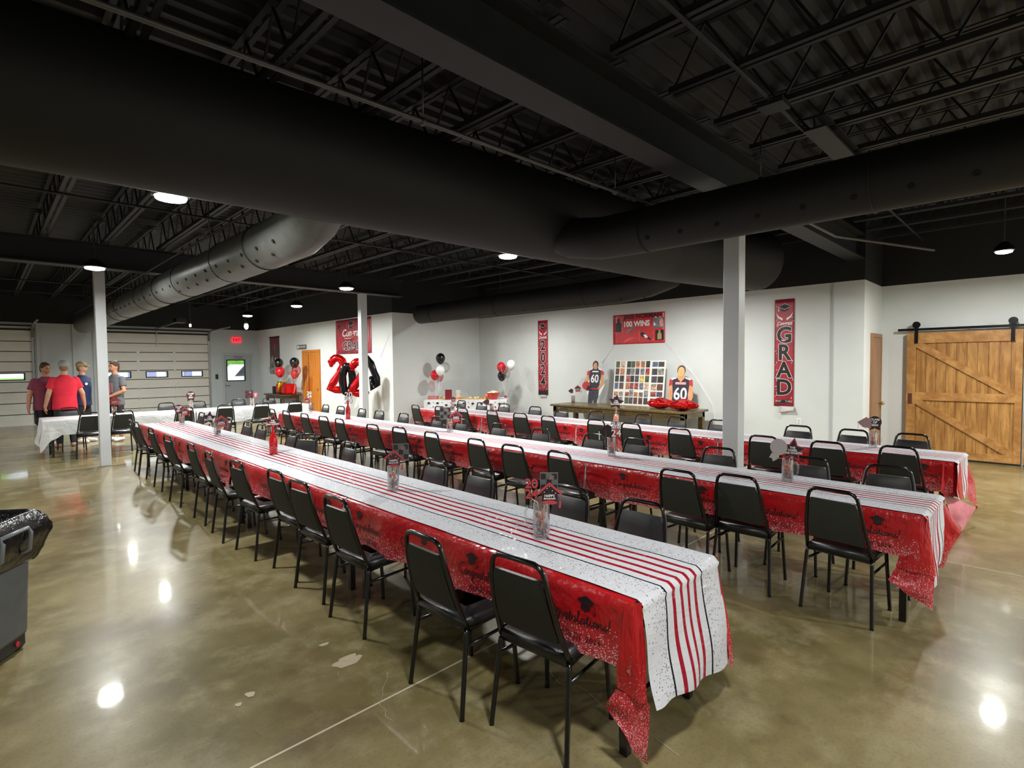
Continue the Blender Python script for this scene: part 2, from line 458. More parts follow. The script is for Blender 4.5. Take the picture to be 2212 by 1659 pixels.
g1 = ibeam(2.42, 3.49, .26, .42, -7.1, 12.0).build('girder', M_blackm, ceiling)
ibeam(11.85, 3.49, .3, .42, -7.1, XA).build('girder', M_blackm, ceiling)
ibeam(1.52, 3.80, .18, .12, 5.3, 8.3).build('girder', M_blackm, ceiling)
def joist(L):
    m = MB()
    for s in (-.035, .035):
        m.box(s-.022, 0, 0, s+.022, L, .012); m.box(s-.022 if s < 0 else s+.016, 0, 0, s-.016 if s < 0 else s+.022, L, .045)
        m.box(s-.022, 0, .46, s+.022, L, .472)
    n = max(2, int(L/.55)); st = L/n
    for i in range(n):
        m.bar((0, i*st, .01), (0, (i+.5)*st, .465), .018); m.bar((0, (i+.5)*st, .465), (0, (i+1)*st, .01), .018)
    return m
spans = [(-5.0, 2.2), (2.65, 11.65), (12.05, 21.95)]
for (a, b) in spans:
    proto = None
    for k in range(-9, 15):
        X = .79+.81*k
        if X > 12.0 or (a > 12 and X > XA-.1) or X < -6.9: continue
        if proto is None: proto = joist(b-a).build('bar_joist', M_blackm, ceiling); o = proto
        else: o = proto.copy(); C.objects.link(o)
        o.location = (X, a, 3.9)
for (yy, zz) in ((1.66, 3.885), (5.9, 3.885), (8.6, 3.885), (-1.6, 3.885), (14.6, 3.885), (17.6, 3.885), (20.2, 3.885)):
    x1 = XA-.05 if yy > 12 else 12.0
    MB().tube([(-7, yy, zz), (x1, yy, zz)], .016, 6).build('bridging_bar', M_blackm, ceiling)
MB().box(4.62, 1.56, 3.84, 4.82, 1.76, 3.88).build('bridging_plate', M_blackm, ceiling)
# sprinkler pipes
def pipe_thing(label, pts, r, drops=()):
    t = thing('sprinkler_pipe', label, 'pipe', (0,0,0))
    MB().tube(pts, r, 8).build('pipe', M_pipe, t, smooth=True)
    for d in drops:
        d = Vector(d)
        m = MB().tube([d, d+Vector((0,0,.45))], .006, 6).ball(d, .03, 8, 6)
        m.build('pipe_hanger', M_pipe, t, smooth=True)
    return t
pipe_thing('thin dark sprinkler pipe running above the big black duct and turning right above the column', [(-6.5,3.2,3.42), (-1,3.14,3.42), (2.5,3.05,3.41), (5.0,2.98,3.40), (5.09,2.95,3.40), (5.09,2.6,3.40), (5.09,-4.9,3.40)], .017,
           [(2.2,3.06,3.41), (4.4,3.0,3.4), (5.09,1.9,3.40), (-1.5,3.15,3.42)])
pipe_thing('thin sprinkler pipe running along the top of the grey duct', [(2.12,5.3,3.42), (2.12,21.5,3.42)], .015, [(2.12,7.6,3.42), (2.12,12.6,3.42), (2.12,17.5,3.42)])
# electrical conduit bits near the right
t = tag(MB().tube([(6.2,2.0,3.45), (7.2,2.2,3.5), (8.3,2.1,3.44), (9.6,1.2,3.3)], .02, 8).build('conduit', M_pipe, smooth=True), 'dark conduit curving under the roof right of the column', 'conduit')
# ---------------------------------------------------------------- ducts
def duct(name, label, pts, r, mats, n=36, holes=(), seams=(), endr=True, wr=0.):
    pts = [Vector(p) for p in pts]
    # resample
    P = []
    for a, b in zip(pts, pts[1:]):
        k = max(1, int((b-a).length/.12))
        for i in range(k): P.append(a.lerp(b, i/k))
    P.append(pts[-1])
    rr = []
    for i, p in enumerate(P):
        q = r*(1+wr*noise.noise(Vector((i*.23, 3.1, 0))))
        rr.append(q)
    if endr:
        d = (P[-1]-P[-2]).normalized(); e = P[-1]
        for a in (20, 45, 70, 88): P.append(e+d*r*.28*math.sin(math.radians(a))); rr.append(r*(1-.3*(1-math.cos(math.radians(a)))))
    t = thing(name, label, 'duct')
    MB().tube(P, rr, n).build('duct_shell', mats, t, smooth=True)
    return t
M_hole = mat('hole_black', (6,6,6), .9)
big = duct('air_duct', 'huge black round air duct crossing the hall above the tables', [(-6.9,4.7,3.54), (0,4.65,3.54), (3.9,4.47,3.54), (7.4,4.3,3.53), (9.0,3.95,3.51), (9.75,3.68,3.5)], .5, M_duct, 48)
gd = duct('air_duct', 'light grey perforated round duct running to the garage doors at left', [(2.3,4.72,3.34), (2.3,5.0,3.17), (2.3,5.35,3.09), (2.3,5.8,3.08), (2.3,21.3,3.08)], .25, M_ductl, 36, wr=.05)
d3 = duct('air_duct', 'thin black round duct above the wall with the 2024 banner', [(8.37,4.55,3.26), (8.36,5.0,3.14), (8.35,5.6,3.08), (8.35,11.85,3.08)], .24, M_duct, 36)
d4 = duct('air_duct', 'black perforated round duct running toward the barn door side', [(5.0,4.3,3.36), (5.0,4.0,3.22), (5.0,3.6,3.15), (5.0,3.2,3.14), (5.0,-4.95,3.14)], .23, M_duct, 36, endr=False)
def seam(parent, c, r, ax='Y'):
    MB().tube([Vector(c)+Vector((math.cos(a)*r, 0, math.sin(a)*r)) for a in [2*PI*i/32 for i in range(32)]], .008, 6, closed=True).build('seam_ring', M_duct, parent, smooth=True)
for y in (6.2, 7.4, 9.3, 10.6, 11.3, 12.1, 14.2, 15.1): seam(gd, (2.3, y, 3.08), .253)
for y in (3.0, 1.0, -1.4): seam(d4, (5.0, y, 3.14), .232)
for y in (6.3, 8.8, 11.2): seam(d3, (8.35, y, 3.08), .242)
def hole(parent, c, n, r, nm='air_hole'):
    c = Vector(c); n = Vector(n).normalized(); a = n.orthogonal().normalized(); b = n.cross(a)
    MB().prism(circ(c-n*.004, r, a, b, 12), n*.009).build(nm, M_hole, parent)
for k in range(26):
    y = 5.4+k*.45
    for ang in (205, 232):
        if ang == 232 and k > 8: continue
        a = math.radians(ang); n = Vector((math.cos(a), 0, math.sin(a)))
        hole(gd, Vector((2.3, y+(.2 if ang == 232 else 0), 3.08))+n*.253, n, .02)
for k in range(12):
    y = 2.9-k*.36; a = math.radians(215); n = Vector((math.cos(a), 0, math.sin(a)))
    hole(d4, Vector((5.0, y, 3.14))+n*.231, n, .022)
for k in range(14):
    y = 5.0+k*.48; a = math.radians(235); n = Vector((math.cos(a), 0, math.sin(a)))
    hole(d3, Vector((8.35, y, 3.08))+n*.241, n, .016)
# paper label on the near underside of the big duct
p0 = ony(-40, 326, 4.3)
m = MB(); cc = Vector((0, 4.68, 3.54))
ax = ony(40, 330, 4.35).x; a0 = math.radians(222)
for k in range(1): pass
m.grid(lambda u, v: (u, 4.68+.507*math.cos(v), 3.54+.507*math.sin(v)), fr(ax-.6, ax, 6), fr(math.radians(238), math.radians(250), 5))
lab = m.build('paper_label', mat('label_paper', (226,224,226), .5), None, smooth=True, solid=.002)
for k in range(3):
    q = MB().grid(lambda u, v: (u, 4.68+.5095*math.cos(v), 3.54+.5095*math.sin(v)), fr(ax-.5, ax-.12-.05*k, 4), fr(math.radians(240.5+3*k), math.radians(241.6+3*k), 2))
    q.build('label_print', mat('label_grey_print', (120,112,124), .6), lab, smooth=True, solid=.001)
tag(lab, 'white printed paper label stuck under the big black duct at the left edge', 'label')

# ---------------------------------------------------------------- columns
def column(x, y, w, label, h=3.49):
    m = MB().box(x-w/2, y-w/2, 0, x+w/2, y+w/2, h)
    o = m.build('column', M_col, bevel=.008); tag(o, label, 'column'); return o
column(1.52, 11.86, .155, 'white square steel column at left beside the white covered tables')
column(6.64, 11.86, .165, 'white square steel column in front of the foil number balloons')
column(5.80, 2.43, .17, 'large white square steel column between the second and third table rows')
# ---------------------------------------------------------------- highbay lights
def light_mat():
    m = bpy.data.materials.new('lamp_lens'); m.use_nodes = True
    b = m.node_tree.nodes['Principled BSDF']; b.inputs['Emission Color'].default_value = (1,.96,.9,1); b.inputs['Emission Strength'].default_value = 22
    b.inputs['Base Color'].default_value = (.9,.9,.9,1); return m
M_lens = light_mat()
PW = 121.0
def lamp(x, y, z, label, power=PW, r=.12, group=None):
    t = thing('highbay_light', label, 'ceiling light', (x, y, z), 0, group)
    MB().lathe([(r*.25, .13), (r*.5, .12), (r*1.15, .05), (r*1.25, .015), (r*1.2, .004)], 24).build('housing', M_frame, t, smooth=True)
    MB().lathe([(r*1.02, .003), (r*.95, -.018), (r*.5, -.03)], 24).build('lens', M_lens, t, smooth=True)
    MB().tube([(0,0,.12), (0,0,3.9-z)], .008, 6).build('hanger_rod', M_pipe, t)
    L = bpy.data.lights.new('lamp_glow', 'AREA'); L.shape = 'DISK'; L.size = r*2; L.energy = power; L.color = (.985,.995,.945); L.spread = math.radians(176)
    lo = bpy.data.objects.new('lamp_glow', L); C.objects.link(lo); lo.location = (x, y, z-.045)
    return t
lamp(1.2, 5.34, 3.2, 'brightest round ceiling lamp, at the lower edge of the big duct, upper left', power=PW*.72)
lamp(1.22, 9.84, 3.2, 'round ceiling lamp above the left white column', power=PW*.75)
lamp(5.09, 5.19, 3.2, 'round ceiling lamp below the middle of the big black duct')
lamp(4.94, 9.4, 3.2, 'round ceiling lamp just left of the middle column')
lamp(5.48, 16.3, 3.2, 'small far ceiling lamp in front of the exit sign', power=PW*1.35)
lamp(5.48, 12.93, 3.2, 'far ceiling lamp between the exit sign and the middle column', power=PW*1.35)
lamp(8.72, 4.98, 3.2, 'small ceiling lamp left of the large white column')
lamp(9.81, .48, 3.2, 'ceiling lamp above the sliding barn door at right', r=.09)
lamp(2.66, 13.6, 3.24, 'ceiling lamp hidden behind the light grey duct', power=PW*1.35, r=.1)
lamp(2.66, 17.1, 3.24, 'farther ceiling lamp hidden behind the light grey duct', power=PW*1.35, r=.1)
lamp(8.95, 9.4, 3.2, 'ceiling lamp behind the thin black duct near the food table', power=PW*.6)
for (x, y, f) in ((1.2, .3, .6), (1.2, -3.6, .6), (-3.2, 5.3, .35), (-3.2, 9.8, .5), (-3.2, .3, .4), (5.9, -3.0, 1.9), (9.8, -3.2, 1.9), (-3.2, 14, .9), (-3.2, 18.5, .9)):
    lamp(x, y, 3.2, 'ceiling lamp beyond the edge of the picture', power=PW*f, group='ceiling lamps beyond the edge of the picture')
# ---------------------------------------------------------------- garage doors
def garage_door(name, x0, x1, wins, label):
    m = MB(); z = .03; k = 0; step = .31
    zs = [.03+.31*i for i in range(10)]; zs[-1] = 2.82
    zb = [.0, .34, .68, 1.02, 1.33, 1.64, 1.95, 2.26, 2.57, 2.93]
    for a, b in zip(zb, zb[1:]):
        a1 = a+.012 if a > .1 else .0; b1 = b-.012
        if abs(a-1.33) < .01:
            xs = [x0]+[q for w in wins for q in w]+[x1]
            for i in range(0, len(xs), 2): m.box(xs[i], YG+.03, a1, xs[i+1], YG+.07, b1)
            for w in wins: m.box(w[0], YG+.03, a1, w[1], YG+.07, 1.385); m.box(w[0], YG+.03, 1.61, w[1], YG+.07, b1)
        else: m.box(x0, YG+.03, a1, x1, YG+.07, b1)
        m.box(x0, YG+.045, b1, x1, YG+.06, b+.012, 1)
        m.box(x0, YG+.025, a1+(b1-a1)*.48, x1, YG+.032, a1+(b1-a1)*.56) if abs(a-1.33) > .01 else None
    o = struct(name, m, [M_gdoor, M_gdark]); tag(o, label, 'garage door')
    for w in wins:
        f = MB(); zc0, zc1 = 1.385, 1.61
        for (a, b, c, d) in ((w[0], zc0, w[1], zc0+.03), (w[0], zc1-.03, w[1], zc1), (w[0], zc0, w[0]+.035, zc1), (w[1]-.035, zc0, w[1], zc1)):
            f.box(a, YG+.015, b, c, YG+.075, d)
        fo = f.build('window_frame', M_gdark, o, bevel=.006)
        MB().box(w[0]+.03, YG+.045, zc0+.02, w[1]-.03, YG+.05, zc1-.02).build('pane', M_pane, fo)
    hp = None
    for hx in [(wins[i][1]+wins[i+1][0])/2 for i in range(len(wins)-1)]:
        for hz in (.34, .68, 1.02, 1.64, 1.95, 2.26):
            if hp is None:
                hp = MB().prism([(0,0,-.055), (.04,0,0), (0,0,.055), (-.04,0,0)], (0,-.012,0)).build('hinge', M_steel, o); h_ = hp
            else: h_ = hp.copy(); C.objects.link(h_)
            h_.location = (hx, YG+.026, hz)
    MB().box(x0+.02, YG-.02, .05, x0+.07, YG+.02, 2.85).build('door_track', M_steel, o)
    MB().box(x1-.07, YG-.02, .05, x1-.02, YG+.02, 2.85).build('door_track', M_steel, o)
    for xx in (x0+.045, x1-.045):
        MB().tube([(xx, YG-.03, 2.7), (xx, YG-.06, 2.95), (xx, YG-.3, 3.06), (xx, 19.6, 3.08)], .03, 6).build('overhead_track', M_steel, o, smooth=True)
    MB().tube([(x0+.05, YG-.09, 3.04), (x1-.05, YG-.09, 3.04)], .025, 8).build('torsion_spring', M_gdark, o)
    MB().box(x0, YG-.005, 2.90, x1, YG+.02, 2.96).build('header_seal', M_gdark, o)
    # opener rail, motor and lit bulb
    xm = (x0+x1)/2
    MB().bar((xm, YG-.1, 3.1), (xm, 19.0, 3.16), .035, .05).build('opener_rail', M_steel, o)
    mo = MB().box(xm-.14, 18.7, 3.1, xm+.14, 19.1, 3.24).build('opener_motor', M_frame, o, bevel=.01)
    MB().bar((xm, YG+.02, 2.45), (xm, YG-.02, 3.1), .04, .02).build('opener_arm', M_steel, o)
    return o
garage_door('door_1', *D1, [(-1.9+.0, -1.23), (-.82, -.15), (.27, .94)], 'cream sectional garage door at the far left edge')
garage_door('door_2', *D2, [(2.94, 3.61), (4.02, 4.69), (5.10, 5.79)], 'cream sectional garage door with three windows left of the exit door')
# small lit bulbs under the roof near the garage doors
def bulb(px, py, Y, label, r):
    p = ony(px, py, Y)
    t = thing('flood_light', label, 'light', p)
    MB().ball((0,0,0), r, 12, 8, sc=(1,1,1.5)).build('bulb', M_lens, t, smooth=True)
    MB().lathe([(r*1.1, r*1.2), (r*.8, r*2.2), (.01, r*2.6)], 12).build('socket', M_steel, t, smooth=True)
    MB().tube([(0,0,r*2.4), (0,0,3.9-p.z)], .008, 6).build('stem', M_pipe, t)
bulb(532, 705, 20.0, 'small bright bulb fixture hanging above the exit sign', .07)
bulb(241, 694, 20.0, 'tiny bulb beside the top of the left white column', .035)
bulb(411, 703, 20.5, 'tiny bulb above the middle of the second garage door', .035)
# ---------------------------------------------------------------- exit door
x0, x1 = DE
m = MB(); w0, w1, zz0, zz1 = 6.60, 7.26, 1.19, 2.0
m.box(x0+.05, YG+.02, 0.01, w0, YG+.07, 2.17); m.box(w1, YG+.02, .01, x1-.05, YG+.07, 2.17)
m.box(w0, YG+.02, .01, w1, YG+.07, zz0); m.box(w0, YG+.02, zz1, w1, YG+.07, 2.17)
ed = struct('door_3', m, mat('grey_door_paint', (158,163,165), .5)); tag(ed, 'grey exit door with a square window', 'door')
f = MB()
for b in ((w0-.01, zz0-.01, w1+.01, zz0+.03), (w0-.01, zz1-.03, w1+.01, zz1+.01), (w0-.01, zz0, w0+.03, zz1), (w1-.03, zz0, w1+.01, zz1)): f.box(b[0], YG+.008, b[1], b[2], YG+.08, b[3])
fo = f.build('window_frame', M_gdark, ed, bevel=.008)
MB().box(w0+.02, YG+.04, zz0+.02, w1-.02, YG+.046, zz1-.02).build('pane', M_pane, fo)
MB().tube([(6.55,YG+.02,1.03), (6.55,YG-.05,1.03), (6.68,YG-.05,1.03)], .012, 8).build('door_handle', M_steel, ed, smooth=True)
MB().box(6.85, YG-.04, 2.06, 7.15, YG+.02, 2.12).build('door_closer', M_steel, ed, bevel=.01)
f = MB().box(x0-.03, YG-.02, 0, x0+.05, YG+.1, 2.25).box(x1-.05, YG-.02, 0, x1+.03, YG+.1, 2.25).box(x0+.05, YG-.02, 2.17, x1-.05, YG+.1, 2.25)
f.build('door_frame', mat('grey_door_frame', (168,172,174), .5), ed, bevel=.005)
tag(MB().box(6.20, YG-.03, 1.28, 6.29, YG, 1.46).build('switch_box', M_gdark, bevel=.005), 'small black switch box between the garage door and exit door', 'switch')
# exit sign
t = thing('exit_sign', 'red lit exit sign above the grey exit door', 'exit sign', (6.965, YG-.035, 2.76))
MB().box(-.16, -.03, -.1, .16, .03, .1).build('sign_box', mat('exit_glow', (255,60,70), .4, emit=(255,40,56), es=1.6), t, bevel=.012)
m = MB(); put_text(m, 'EXIT', .15, (0,-.033,0), (1,0,0), (0,0,1), 0, sx=.95, depth=.004, offset=.004)
m.build('lettering', mat('exit_letters', (110,6,14), .5, emit=(120,0,8), es=.2), t)
# ---------------------------------------------------------------- orange wood door on the restroom wall
y0, y1 = 16.55, 17.85
m = MB().box(XA-.03, y0+.07, .01, XA+.02, y1-.07, 2.19)
o = struct('door_4', m, M_oak); tag(o, 'orange oak interior door left of the congrats banner', 'door')
MB().box(XA-.05, y0, 0, XA+.02, y0+.07, 2.27).box(XA-.05, y1-.07, 0, XA+.02, y1, 2.27).box(XA-.05, y0+.07, 2.19, XA+.02, y1-.07, 2.27).build('door_frame', M_oak, o, bevel=.006)
MB().box(XA-.04, y1-.5, .05, XA-.03, y1-.47, 2.16).build('panel_seam', mat('dark_oak', (120,66,18), .5), o)
MB().ball((XA-.07, y0+.16, 1.0), .035, 12, 8).tube([(XA-.03,y0+.16,1.0), (XA-.07,y0+.16,1.0)], .012, 8).build('door_knob', M_chrome, o, smooth=True)
t = thing('restroom_sign', 'small dark sign plate above the orange oak door', 'sign', (XA-.012, 17.93, 2.385))
MB().box(-.012, -.36, -.075, .012, .36, .075).build('plate', mat('sign_grey', (84,84,84), .4), t, bevel=.004)
m = MB(); put_text(m, 'RESTROOMS', .1, (-.014,-.04,0), (0,-1,0), (0,0,1), 0, depth=.002)
m.build('lettering', M_whp, t)
MB().box(-.0145, .22, -.05, -.012, .31, .05).build('pictogram', M_whp, t)
# brown door in the return wall
x0, x1 = 11.26, 12.04
o = struct('door_5', MB().box(x0+.05, YR-.02, .01, x1-.03, YR+.02, 2.17), M_birch); tag(o, 'narrow brown wooden door with brass knob right of the GRAD banner', 'door')
MB().box(x0, YR-.035, 0, x0+.05, YR+.02, 2.24).box(x1-.03, YR-.035, 0, x1, YR+.02, 2.24).box(x0+.05, YR-.035, 2.17, x1-.03, YR+.02, 2.24).build('door_frame', M_birch, o, bevel=.005)
MB().ball((x1-.12, YR-.07, .95), .032, 12, 8).tube([(x1-.12,YR-.02,.95), (x1-.12,YR-.07,.95)], .012, 8).build('door_knob', mat('brass', (205,170,110), .25, metal=1), o, smooth=True)
# ---------------------------------------------------------------- barn doors
def barn(name, ya, yb, label):
    X = XD-.10; t = .035; H0, H1 = .03, 2.24
    n = 11; m = MB(); st = (yb-ya)/n
    for i in range(n): m.box(X, ya+i*st+.002, H0, X+t, ya+(i+1)*st-.002, H1)
    o = struct(name, m, M_barn); tag(o, label, 'barn door')
    w = .13; Xt = X-.028
    MB().box(Xt, yb-w, H0, X, yb, H1).build('stile', M_barnt, o, bevel=.003)
    MB().box(Xt, ya, H0, X, ya+w*.7, H1).build('stile', M_barnt, o, bevel=.003)
    a, b = ya+w*.7, yb-w
    for z0, z1 in ((H1-.19, H1), (1.03, 1.17), (H0, H0+.13)):
        MB().box(Xt, a, z0, X, b, z1).build('rail', M_barnt, o, bevel=.003)
    for z0, z1 in ((1.17, H1-.19), (H0+.13, 1.03)):
        hw = .075
        MB().prism([(X, b, z1), (X, b-hw*1.4, z1), (X, a, z0+hw*.9), (X, a, z0), (X, a+hw*1.4, z0), (X, b, z1-hw*.9)], (-.026,0,0)).build('diagonal_brace', M_barnt, o)
    return o
d = barn('door_6', .325, 1.86, 'wide knotty pine sliding barn door with diagonal braces')
MB().box(XD-.135, 1.77, .96, XD-.128, 1.83, 1.15).build('pull_plate', mat('rust_plate', (84,44,26), .5), d)
def hanger(o, y):
    MB().prism(circ((XD-.15, y, 2.38), .06, (0,1,0), (0,0,1), 20), (-.03,0,0)).build('roller_wheel', M_frame, o)
    MB().box(XD-.15, y-.025, 2.05, XD-.143, y+.025, 2.38).build('hanger_strap', M_frame, o)
hanger(d, 1.72); hanger(d, .45)
d2 = barn('door_7', -1.25, .30, 'second pine sliding barn door at the right edge'); hanger(d2, .18); hanger(d2, -1.1)
t = thing('barn_door_track', 'black flat steel track above the barn door', 'track', (XD-.12, 2.0, 2.3))
MB().box(-.006, -3.5, -.022, .006, 0, .022).build('rail_bar', M_frame, t, bevel=.002)
for yy in (-.05, -1.0, -2.0, -3.0): MB().tube([(0,yy,0), (.12,yy,0)], .014, 8).build('standoff', M_frame, t)
# wall outlets
def outlet(p, face, label):
    t = thing('wall_outlet', label, 'outlet', p)
    if face == 'x':
        MB().box(-.008, -.04, -.06, 0, .04, .06).build('cover_plate', M_white, t, bevel=.003)
        for z in (-.025, .025): MB().box(-.011, -.015, z-.014, -.008, .015, z+.014).build('socket', mat('socket_grey', (190,190,190), .5), t)
outlet((XA, 13.9, .42), 'x', 'white wall outlet below the number balloons')
outlet((XC, 8.95, .42), 'x', 'white wall outlet left of the wooden console table')
outlet((XC, 3.3, .62), 'x', 'white wall outlet below the GRAD banner')
# ================================================================ OUTSIDE
g = struct('ground_outside', MB().box(-40, 22.15, -.14, 60, 140, -.03), mat('lawn', (96,150,50), .9, var=.25, vscale=2)); tag(g, 'green lawn outside the windows', 'lawn'); g['kind'] = 'structure'
ap = struct('apron', MB().box(-14, 22.15, -.03, 22, 34, -.005), mat('concrete_apron', (200,200,196), .8)); tag(ap, 'pale concrete apron outside the garage doors', 'pavement')
def tree(x, y, h, seed):
    random.seed(seed)
    t = thing('tree', 'green leafy tree outside beyond the lawn', 'tree', (x, y, -.03), 0, 'trees outside beyond the lawn')
    MB().tube([(0,0,0), (.05,0,h*.25), (0,.1,h*.5)], [.28, .2, .12], 8).build('trunk', mat('bark', (80,62,46), .9), t, smooth=True)
    m = MB()
    for i in range(9):
        a = random.random()*6.3; r = random.uniform(0, h*.28); z = random.uniform(h*.35, h*.85)
        vs0 = len(m.v); m.ball((r*math.cos(a), r*math.sin(a), z), h*random.uniform(.16, .26), 12, 8)
        for q in range(vs0, len(m.v)):
            v = Vector(m.v[q]); v += Vector((noise.noise(v*1.3), noise.noise(v*1.3+Vector((5,0,0))), noise.noise(v*1.3+Vector((0,7,0)))))*h*.06; m.v[q] = tuple(v)
    m.build('foliage', mat('leaves', (120,172,62), .8, var=.35, vscale=1.5), t, smooth=True)
for i, x in enumerate((-20, -13.5, -7, -.5, 6, 12.5, 19, 25.5, 32)): tree(x, 50+(i*37 % 9), 6.5, 50+i)
# white pickup truck outside the exit door
def truck(x, y, rz, name, label):
    t = thing(name, label, 'truck', (x, y, -.03), rz)
    s = [(-2.6,0,.45), (-2.6,0,1.15), (-1.0,0,1.2), (-.85,0,1.2), (-.4,0,1.85), (.7,0,1.88), (1.25,0,1.25), (2.5,0,1.12), (2.65,0,.85), (2.65,0,.45)]
    MB().prism([(a, -.95, c) for a, b, c in s], (0,1.9,0)).build('body', mat('white_car_paint', (236,238,240), .25, coat=.5), t, bevel=.05)
    for sy in (-.96, .955):
        MB().prism([(-.72, sy, 1.28), (-.38, sy, 1.76), (.12, sy, 1.78), (.12, sy, 1.28)], (0,.006,0)).build('side_window', M_gdark, t)
        MB().prism([(.2, sy, 1.28), (.2, sy, 1.78), (.62, sy, 1.78), (1.05, sy, 1.28)], (0,.006,0)).build('side_window', M_gdark, t)
    for wx in (-1.7, 1.7):
        for wy in (-.98, .76):
            w = MB().tube([(wx, wy, .38), (wx, wy+.22, .38)], .38, 24).build('wheel', M_gdark, t)
            MB().tube([(wx, wy-.01, .38), (wx, wy+.23, .38)], .2, 16).build('hub_cap', M_steel, w)
p = ony(500, 803, 30.)
truck(p.x+.9, 30.0, PI, 'pickup_truck', 'white pickup truck seen through the exit door window')
m = MB().box(6.0, 25.2, 0, 12, 25.5, 1.05); 
tr = thing('utility_trailer', 'low white trailer outside the exit door', 'trailer', (8.6, 26.2, -.03))
MB().box(-2.0, -.7, .45, 2.0, .7, 1.12).build('trailer_body', mat('trailer_white', (235,240,240), .5), tr, bevel=.03)
for wx in (-.6, .6):
    for wy in (-.78, .6): MB().tube([(wx, wy, .3), (wx, wy+.18, .3)], .3, 20).build('wheel', M_gdark, tr)
MB().box(-.55, -.72, .7, -.2, -.70, 1.0).build('red_reflector', M_red, tr)
vn = thing('cargo_van', 'white van with blue lettering seen through the garage door windows', 'van', (7.0, 33, -.03))
MB().box(-2.4, -1, .4, 2.4, 1, 2.3).build('van_body', mat('van_white', (225,228,240), .4), vn, bevel=.08)
for k in range(4): MB().box(-1.9+k*.8, -1.01, 1.2, -1.5+k*.8, -1.0, 1.75).build('van_lettering', mat('van_blue', (120,120,150), .5), vn)
for wx in (-1.6, 1.6):
    for wy in (-1.05, .85): MB().tube([(wx, wy, .38), (wx, wy+.2, .38)], .38, 20).build('wheel', M_gdark, vn)
w = bpy.data.worlds.new('sky'); bpy.context.scene.world = w; w.use_nodes = True
bg = w.node_tree.nodes['Background']; bg.inputs[0].default_value = (.78,.88,1,1); bg.inputs[1].default_value = 4.2
random.seed(5)
# ================================================================ CHAIRS
def make_chair():
    t = thing('banquet_chair', 'black banquet chair', 'chair')
    # seat cushion (x forward), trapezoid with rounded edges
    m = MB()
    prof = [(-.165,.19), (-.05,.2), (.1,.205), (.2,.2), (.235,.17), (.245,.12)]
    out = [(x, w) for x, w in prof]+[(x, -w) for x, w in prof[::-1]]
    n = len(out); lv = [(.425,.97), (.432,1.0), (.455,1.0), (.472,.97), (.482,.86), (.486,.5)]
    vs = []; fs = []
    for z, s in lv: vs += [(.03+(x-.03)*s, y*s, z) for x, y in out]
    for i in range(len(lv)-1):
        for j in range(n): fs.append((i*n+j, i*n+(j+1) % n, (i+1)*n+(j+1) % n, (i+1)*n+j))
    fs.append(tuple(range(n))); fs.append(tuple((len(lv)-1)*n+j for j in range(n))[::-1])
    fs = [f[::-1] for f in fs]
    m.add(vs, fs).build('seat', M_seat, t, smooth=True)
    # back frame hoop: follows the leaning plane, from seat joint up and over
    def P(y, h): # h = height above seat joint 0..1 -> leaning plane
        z = .43+h*.455; x = -.145-.125*h-.02*math.sin(h*PI)
        return Vector((x, y, z))
    half = [P(.205,0), P(.198,.12), P(.185,.4), P(.168,.7), P(.155,.86), P(.146,.93), P(.128,.975), P(.10,.998)]
    hoop = half+[P(0,1.0)]+[Vector((p.x, -p.y, p.z)) for p in half[::-1]]
    MB().tube(hoop, .0125, 8).build('back_frame', M_frame, t, smooth=True)
    # backrest pad: front (toward sitter) vinyl, rear charcoal
    m = MB(); rows = []
    hs = fr(.20, .845, 9)
    def hw(h): return lerp(.192, .155, (h-.12)/.76)-.012
    front = []; back = []
    for i, h in enumerate(hs):
        w = hw(h); c = .016*math.sin(PI*i/(len(hs)-1))
        for k in range(7):
            y = -w+2*w*k/6; e = (1-(2*k/6-1)**4)
            if i in (0, len(hs)-1) and k in (0, 6): y *= .94
            p = P(y, h); front.append(p+Vector((.008+.018*e*min(1, i, len(hs)-1-i), 0, 0))); back.append(p-Vector((.008+.004*e, 0, 0)))
    nf = len(front); fs = []
    for i in range(len(hs)-1):
        for k in range(6): a = i*7+k; fs.append((a, a+1, a+8, a+7))
    mi = 0; m.add(front, fs, 0)
    m.add(back, [f[::-1] for f in fs], 1)
    # rim
    rim = [i for i in range(7)]+[i*7+6 for i in range(1, len(hs))]+[(len(hs)-1)*7+k for k in range(5, -1, -1)]+[i*7 for i in range(len(hs)-2, 0, -1)]
    vs = [front[i] for i in rim]+[back[i] for i in rim]; L = len(rim)
    m.add(vs, [(i, L+i, L+(i+1) % L, (i+1) % L) for i in range(L)], 0)
    m.build('backrest', [M_padf, M_padb], t, smooth=True)
    # legs
    for s in (-1, 1):
        MB().tube([(-.15,.2*s,.43), (-.158,.203*s,.40), (-.205,.222*s,.012), (-.206,.222*s,0)], [.0125,.0125,.0125,.0145], 8).build('leg', M_frame, t, smooth=True)
        MB().tube([(.175,.178*s,.43), (.18,.18*s,.40), (.208,.198*s,.012), (.208,.198*s,0)], [.0125,.0125,.0125,.0145], 8).build('leg', M_frame, t, smooth=True)
        MB().tube([(-.166,.205*s,.345), (.188,.184*s,.345)], .009, 6).build('stretcher', M_frame, t, smooth=True)
    MB().tube([(-.15,.2,.42), (.17,.18,.42), (.17,-.18,.42), (-.15,-.2,.42)], .0115, 6, closed=True).build('seat_frame', M_frame, t, smooth=True)
    return t
chair0 = make_chair(); used = [False]
def place_chair(x, y, rz, label, group):
    if not used[0]:
        used[0] = True; chair0.location = (x, y, 0); chair0.rotation_euler = (0,0,rz); chair0['label'] = label; chair0['group'] = group; return chair0
    return dup(chair0, (x, y, 0), rz, label, group)
ORD = ['first','second','third','fourth','fifth','sixth','seventh','eighth','ninth','tenth','eleventh','twelfth','thirteenth','fourteenth','fifteenth','sixteenth']
